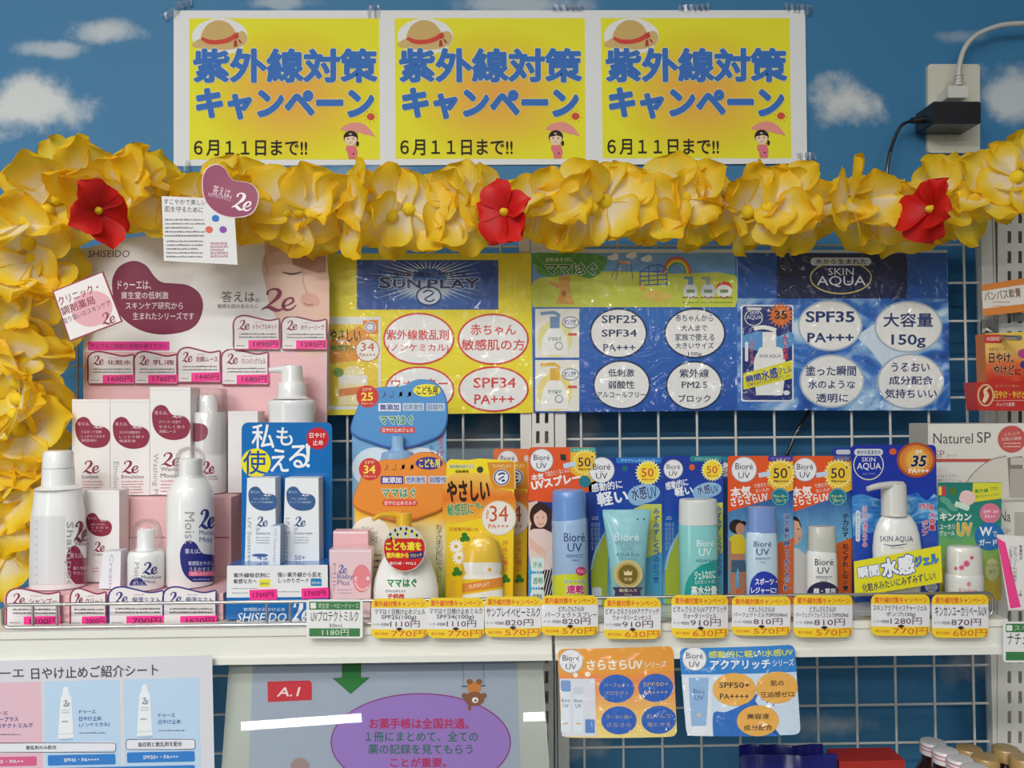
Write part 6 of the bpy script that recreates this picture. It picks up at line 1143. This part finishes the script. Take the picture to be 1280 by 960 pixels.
garland('long yellow cloth flower garland with three red flowers, draped over the grid top',
        [(14, 700, .985), (16, 640, .985), (30, 570, .985), (38, 500, .985), (34, 430, .99), (36, 360, .985), (46, 300, .98), (66, 250, .97), (100, 226, .975), (150, 236, .98), (220, 250, .985), (300, 256, .985), (390, 262, .985), (480, 262, .985), (560, 262, .985), (650, 258, .985),
         (730, 260, .985), (800, 255, .985), (880, 257, .99), (960, 260, .99), (1040, 261, .99), (1110, 261, .99), (1180, 256, .985), (1235, 238, .97), (1300, 215, .96)],
        [(120, 264, .905, (1.0, -.75, .0), .9, (1, 1, 1), 0), (632, 266, .925, (-.6, -1, .05), 1.1, (1.0, .95, 1), 1), (1166, 262, .925, (-1.5, -.5, .1), .2, (1.1, .95, 1), 2)], .0205, 9, 1.06)
# ================================================================== BELOW THE SHELF
# medicine notebook display panel under a glossy cover
TP = 15.0; fp_ = flat(.862, TP, 0, (480, 822)); a = Art(fp_, 'plastic'); a.base([(287, 818), (677.5, 816), (690, 1015), (273, 1015)], .012, 'B0B7AE'); fr = a.done('frame')  # bluish-grey board; frame, sheet and oval colours also darkened to imitate shelf shade
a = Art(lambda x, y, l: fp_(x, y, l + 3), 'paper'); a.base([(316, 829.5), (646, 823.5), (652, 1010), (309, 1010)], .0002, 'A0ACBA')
a.p([(428, 829), (451, 828.5), (451, 847), (461.5, 847), (438.5, 867), (416.5, 847.5), (428, 847.2)], '1F7A34', 2); a.s([(428, 829), (451, 828.5), (451, 847), (461.5, 847), (438.5, 867), (416.5, 847.5), (428, 847.2), (428, 829)], .9, '14522A', 3)
a.p([(334.5, 852), (387, 850.5), (390, 854), (390, 875), (335, 877.5)], 'C4303E', 2); a.t('A.1', 346, 859, 376, 870.5, 'EBE4E4', .01, -1, .2, l=4)
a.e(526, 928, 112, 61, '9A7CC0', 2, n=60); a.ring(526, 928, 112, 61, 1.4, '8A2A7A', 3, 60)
a.t('お薬手帳は全国共通。', 461.5, 897.5, 586, 911, 'B8265E', .02, l=5); a.t('１冊にまとめて、全ての', 457, 914, 597.5, 927, '2A6E62', .012, l=5); a.t('薬の記録を見てもらう', 460.5, 930, 591, 942.5, '2A6E62', .012, l=5); a.t('ことが重要。', 488, 947, 558, 959, 'B8265E', .02, l=5)
for x0, x1 in ((578.5, 579.5), (604, 605)): a.s([(x0, 824.5), (x1, 857)], .8, '5A8AB4', 3)
a.s([(577, 858), (607, 857)], 2, '5A6A7A', 4); a.r(584.5, 852, 601, 866, 'C8823A', 5, 5); a.e(587, 852, 4, 3.4, '8A5A3C', 5); a.e(599, 852, 4, 3.4, '8A5A3C', 5); a.e(593, 873.5, 12.5, 9, '8A5A3C', 6); a.e(580.5, 869.5, 3.6, 3.4, '8A5A3C', 5); a.e(605, 869.5, 3.6, 3.4, '8A5A3C', 5); a.e(594, 875, 4, 3.6, 'EDEAE4', 7); a.e(594.5, 875.5, 1.4, 1.4, '1E1A1A', 8); a.r(585, 880, 589, 888, '8A5A3C', 6, 1.8)
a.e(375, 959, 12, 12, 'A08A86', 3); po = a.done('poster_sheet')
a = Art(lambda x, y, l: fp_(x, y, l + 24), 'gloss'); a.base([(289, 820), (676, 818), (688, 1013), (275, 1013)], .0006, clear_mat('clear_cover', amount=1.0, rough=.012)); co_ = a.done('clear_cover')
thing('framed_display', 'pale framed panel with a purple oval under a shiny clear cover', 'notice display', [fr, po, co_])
# sunscreen guide sheet
g = flat(.8285, 2, 0, (150, 822)); a = Art(g, 'card'); a.base([(-40, 827), (265, 819), (269, 1010), (-40, 1010)], .0006, 'CFD0D8')
a.t('ドゥーエ', -30, 836, 30, 848, '44444C', .012, -1.5, l=3); a.t('日やけ止めご紹介シート', 39, 832, 198, 847, '44444C', .012, -1.8, l=3)
a.p([(-40, 854), (51, 852), (55, 1010), (-40, 1010)], 'D8B4C2', 1); a.p([(55, 852), (149, 849.5), (152, 1010), (57, 1010)], 'B4CEE6', 1); a.p([(154, 849.5), (248.5, 847), (252, 1010), (157, 1010)], 'B4CEE6', 1)
for cx, y0 in ((82.5, 858), (181, 855)):
    a.p([(cx - 3, y0 + 1), (cx + 2, y0), (cx + 4, y0 + 10), (cx + 6.5, y0 + 12), (cx + 9.5, y0 + 64), (cx - 10, y0 + 65.5), (cx - 6.5, y0 + 13), (cx - 5, y0 + 11)], 'E2E6EA', 2); a.s([(cx - 9.5, y0 + 60), (cx + 9.5, y0 + 58.5)], .7, 'B4BCC6', 3); a.two_e(cx - 4, y0 + 17, cx + 5, y0 + 25, '5A6680', 3); a.fine(cx - 5, y0 + 28, cx + 5, y0 + 34, 2, '9AA4B2', 3); a.fine(cx - 5, y0 + 41, cx + 3, y0 + 46, 1, '5A6A84', 3)
    a.e(cx, y0 + 66, 10, 2, 'A2BCD6', 1.5)
K_ = '2E4E94'
for t, x0, y0, x1, y1 in (('ドゥーエ', 99, 887, 120, 892), ('日やけ止め', 99, 895, 127, 901), ('(ノンケミカル)', 99, 903, 137, 909), ('ドゥーエ', 198, 891.5, 219, 896.5), ('日やけ止め', 198, 899, 226, 905), ('ドゥーエ', -16, 889, 10, 894), ('ベビープラス', -14, 896, 23, 902), ('UVプロテクトミルク', -20, 904, 41, 910)): a.t(t, x0, y0, x1, y1, K_, .015, -1.5, l=3)
for x0, x1, y in ((99, 132, 914), (198, 231, 911), (0, 26, 916)): a.fine(x0, y, x1, y + 3.6, 1, '6A6A74', 3)
for x0, y0, x1, y1, t, tx0, tx1 in ((-30, 928.5, 145, 940, '散乱剤のみ配合', 33, 71), (158, 924, 244, 936.5, '吸収剤と散乱剤を配合', 173, 228)): a.r(x0, y0, x1, y1, 'DCDFE8', 3, 3, -1.2); a.box(x0, y0, x1, y1, .8, '5A5A66', 4, 3); a.t(t, tx0, y0 + 3, tx1, y1 - 3.4, '33333C', .015, -1.2, l=5)
for x0, y0, x1, y1, c, t in ((-30, 946, 46, 957.5, 'CE5A86', 'SPF30・PA++'), (60, 943, 144.5, 956, '2A78C4', 'SPF45・PA++++'), (159, 939.5, 243.5, 952.5, '2A78C4', 'SPF50+・PA+++'), (60, 958, 244, 990, '2A78C4', '')):
    a.r(x0, y0, x1, y1, c, 3, 2, -1.2)
    if t: m_ = (x0 + x1) / 2; a.tr(t, m_, (y0 + y1) / 2, 44, 4.6, 'E2EAF2', .008, -1.2, l=5)
single(a.done('guide_sheet'), 'pale sunscreen guide sheet with two drawn tubes below the shelf', 'sheet')
# two glossy cards under the shelf
WARM = ramp_mat('warm_print', [(0, 'F0DC8A'), (.3, 'EDBB6A'), (.62, 'E98A5A'), (.72, 'EE9A3A'), (1, 'EFA23C')], 'v', 'lam', noise=.12)
def sheet(pts, D, piv, turn_, amp, base, finish_='lam'):
    a = Art(curl(D, piv, 1, turn_, amp, 75), finish_, cuts=9.0); a.base(pts, .0006, base, 'DDDDDD'); return a
def rq(c, r=9):     # rounded four corners, clockwise from the upper one
    out = []
    for i in range(4):
        p, a, b = Vector((*c[i], 0)), Vector((*c[i - 1], 0)), Vector((*c[(i + 1) % 4], 0)); u, v = p + (a - p).normalized() * r, p + (b - p).normalized() * r
        for k in range(5): t = k / 4; q = u * (1 - t) ** 2 + p * 2 * t * (1 - t) + v * t * t; out.append((q.x, q.y))
    return out
a = sheet(rq([(697, 811), (841, 807), (846.5, 920.5), (702, 921.5)]), .831, (772, 865), 3, .003, WARM)
a.p([(698, 842), (842.5, 839), (842, 818)] + rq([(697, 811), (841, 807), (846.5, 920.5), (702, 921.5)])[5:10][::-1] + rq([(697, 811), (841, 807), (846.5, 920.5), (702, 921.5)])[:5][::-1], 'EBA03E', 1); brand_disc(a, 713.5, 826, 15, 2)
a.t('さらさらUV', 733, 823.5, 802.5, 836, 'F2EDE4', .035, -1, l=3); a.t('シリーズ', 804.5, 825.5, 832.6, 833.5, 'F2EDE4', .01, -1, l=3)
a.p([(699.5, 848), (743, 847), (745, 919), (702.5, 920)], 'D9DCE6', 2)
for x, t in ((707, 850), (722.5, 858)):
    a.r(x - 6, t, x + 6, 915, 'DCE6F0', 3, 2); a.r(x - 6, t, x + 6, t + (14 if x < 715 else 9), '7A9CD4' if x < 715 else 'C9D2DC', 4, 2); a.t('Bioré', x - 5, 873, x + 5, 877, '3A4A7A', .0, l=4); a.t('UV', x - 3.5, 879, x + 3.5, 884, '3A4A7A', .0, l=4); a.r(x - 3, 903, x + 3, 904.5, 'D9B23A', 4)
a.r(731, 898, 743, 915, '5A86CC', 3)
a.e(719, 843, 3, 3, 'F0E8DC', 3); a.e(734, 842, 3.5, 3, 'F0E8DC', 3)
for cx, cy, l1, l2 in ((770, 859.5, 'パーフェクト', 'プロテクト'), (819.3, 859, 'SPF50+', 'PA++++'), (773, 899, '汗・水に強い', 'さらさら'), (823, 899, '石けんで', '落とせる')):
    a.e(cx, cy, 22, 17.5, '2A62BE', 2, n=36); a.t(l1, cx - 16, cy - 7, cx + 16, cy - 2, 'C9B48A', .0, l=4); a.t(l2, cx - 15, cy + 3, cx + 15, cy + 8, 'C9B48A', .0, l=4)
single(a.done('shelf_sign'), 'orange rounded card with four blue ovals below the shelf edge', 'sign')
c2 = [(849, 810), (993, 805.5), (1001, 918), (858, 919.5)]
a = sheet(rq(c2), .831, (925, 862), -2, .003, 'CBDDEE'); o = rq(c2); a.p([(851.5, 843), (996, 839.5)] + o[5:10][::-1] + o[:5][::-1], '2E82CE', 1); brand_disc(a, 867.7, 823, 15, 2)
a.t('感動的に軽い!水感UV', 885, 811.5, 991, 820.5, 'D9DC5A', .02, -1.5, l=3); a.t('アクアリッチ', 887, 823.5, 962, 835.5, 'F0F2F4', .03, -1, l=3); a.t('シリーズ', 965, 823, 992, 832, 'F0F2F4', .01, -1, l=3)
a.p([(854, 847), (887, 846), (890, 918.5), (859, 919)], 'DEE4EE', 2); a.p([(860.5, 847), (885.5, 846), (884, 880), (882, 906), (864, 907), (862, 880)], '8FB4DE', 3); a.t('Bioré', 866, 860, 880, 866, '3A5A8A', .0, l=4); a.t('UV', 868, 868, 879, 874.5, '3A5A8A', .0, l=4); a.e(873, 893, 2.4, 2.4, 'D9C08A', 4); a.r(865, 907, 882, 917, 'E4E8EE', 3)
a.p(smooth_path([(891, 919, 0), (891, 890, 0), (905, 889, 0), (922, 882, 0), (937, 872, 0), (946, 866, 0), (940, 880, 0), (930, 892, 0), (940, 906, 0), (975, 919, 0)], 3), '2A6CC0', 2)
for x, y, r in ((952, 872, 1.6), (958, 877, 1), (992, 869, 1.6), (966, 880, 1.2)): a.e(x, y, r, r, '3A6AB4', 3, n=10)
for cx, cy, rx, ry, l1, l2 in ((917, 860.5, 27, 20.5, 'SPF50+', 'PA++++'), (970.5, 858.5, 26.5, 20, '肌の', '圧迫感ゼロ'), (946.5, 899.5, 26.5, 19.3, '美容液', '成分配合')):
    a.e(cx, cy, rx, ry, 'E9AE52', 4, n=40); w_ = {'肌の': 8.5, '美容液': 14}.get(l1, 19); a.t(l1, cx - w_, cy - 9, cx + w_, cy - 2, '3A3230', .015, l=6); a.t(l2, cx - 21 if len(l2) > 4 and l2[0] != 'P' else cx - 18, cy + 5, cx + 21 if len(l2) > 4 and l2[0] != 'P' else cx + 18, cy + 12, '3A3230', .012, l=6)
single(a.done('shelf_sign'), 'blue rounded card with three orange ovals below the shelf edge', 'sign')
# goods on the lower shelf
def depth_for(px, py, z): d = ray(px, py); return d.y * (z - CAM.z) / d.z
ZT = at(1166, 926, .975).z; BRN = M('2A1510', 'gloss'); GLD = M('B0905A', 'plastic'); WC = M('E2DCDC', 'plastic'); PKC = M('C2607E', 'plastic')
def drink(px, py, cap, label):
    D = depth_for(px, py, ZT); k = D / FPX; ax = at(px, py, D).x; mb = MB(); r = .0142; z0 = Z_LOW + .0008
    mb.rings(ax, D, [(ZT - .013, .0125), (ZT - .022, .0125), (ZT - .034, .019), (ZT - .045, .0225), (z0 + .004, .0228), (z0, .020)], BRN); b_ = mb.done('bottle')
    mb = MB(); mb.rings(ax, D, [(ZT, r * .5), (ZT - .0004, r * .92), (ZT - .002, r), (ZT - .014, r)], cap); c_ = mb.done('cap')
    if cap is WC:
        for zz in (.0035, .0075): mb = MB(); mb.rings(ax, D, [(ZT - zz, r + .0002), (ZT - zz - .0012, r + .0002)], PKC, cap=False); s_ = mb.done('stripe'); s_['label'] = 'pink ring round the white cap'; (ring_ := globals().setdefault('_rg', [])).append(s_)
        q = list(globals().pop('_rg')); thing('drink_bottle', label, 'bottle', [b_, (c_, q)], 'small capped drink bottles on the lower shelf')
    else: thing('drink_bottle', label, 'bottle', [b_, c_], 'small capped drink bottles on the lower shelf')
for px, py, c, lab in ((1166, 926, WC, 'pink-striped white capped bottle farthest back on the lower shelf'), (1182, 937, WC, 'pink-striped white capped bottle second from the back'), (1200, 947, WC, 'pink-striped white capped bottle third from the back'),
                       (1219, 958, WC, 'pink-striped white capped bottle nearest the shelf front'), (1211, 934, GLD, 'gold capped bottle beside the rearmost pink-striped one'), (1232, 945, GLD, 'gold capped bottle in front of the first gold one'), (1257, 934, GLD, 'gold capped bottle at the back by the upright'), (1279, 946, GLD, 'gold capped bottle cut by the picture edge')): drink(px, py, c, lab)
def pillow(x0, x1, ytop, D, mat, label, thick=.02, lean=.0):
    zt = at((x0 + x1) / 2, ytop, D).z; xa, xb = at(x0, ytop, D).x, at(x1, ytop, D).x; z0 = Z_LOW + .0008; mb = MB(); nu, nv = 18, 10; r = random.Random(int(x0))
    for sgn in (-1, 1):
        vs = []
        for j in range(nv + 1):
            for i in range(nu + 1):
                u, v = i / nu, j / nv; bul = (1 - (2 * u - 1) ** 4) * min(1, v * 3) * min(1, (1 - v) * 2.2 + .5 * (v > .9)); w_ = .0012 * sin(u * 17 + v * 5) * (1 - v * .6) + .0006 * sin(u * 41 + 3)
                vs.append((xa + (xb - xa) * u, D + sgn * (thick * .5 * bul + .0008) + w_, zt + (z0 - zt) * v + .0010 * sin(u * 7) * (1 - v)))
        n = nu + 1; mb.add(vs, [(j * n + i, j * n + i + 1, (j + 1) * n + i + 1, (j + 1) * n + i) for j in range(nv) for i in range(nu)], mat, True)
    o = mb.done('foil_pouch'); single(o, label, 'pouch')
NV = M('1C2070', 'gloss'); pillow(924, 1028, 931, .965, NV, 'dark blue foil pouch at the back of the lower shelf', .018); pillow(926, 1045, 943, .925, NV, 'dark blue foil pouch in front of its twin on the lower shelf', .018)
a = Art(flat(.93), 'card'); z0 = yz(1085, .93, Z_LOW + .001); a.base([(1049, 952), (1131, 950), (1131, z0), (1049, z0)], .035, 'A8261E'); single(a.done('carton'), 'dull red carton between the blue pouches and the drink bottles', 'carton')
# green capped bottle behind the garland end
Dg = .992; zb = base_y(4, Dg); G1 = M('1F5A2A', 'gloss'); R = Round(5, Dg, [(736, 15), (744, 18), (zb - 2, 18.5), (zb, 17)]); mb = MB(); R.body(mb, M('5A2420', 'gloss')); b_ = mb.done('bottle'); mb = MB(); Round(5, Dg, [(708, 10), (709, 16), (713, 18), (735, 18.5), (737, 17)]).body(mb, G1)
cc = mb.done('cap'); mb = MB(); R = Round(5, Dg, [(712, 18.3), (734, 18.8)])
for k in range(28):
    t = 2 * pi * k / 28; r1 = R.prof[0][1]; mb.tube([(R.ax + r1 * sin(t), Dg - r1 * cos(t), R.prof[0][0]), (R.ax + R.prof[1][1] * sin(t), Dg - R.prof[1][1] * cos(t), R.prof[1][0])], .0008, G1, 5)
thing('capped_bottle', 'dark bottle with a ribbed green cap below the garland end', 'bottle', [b_, (cc, [mb.done('grip_ribs')])])
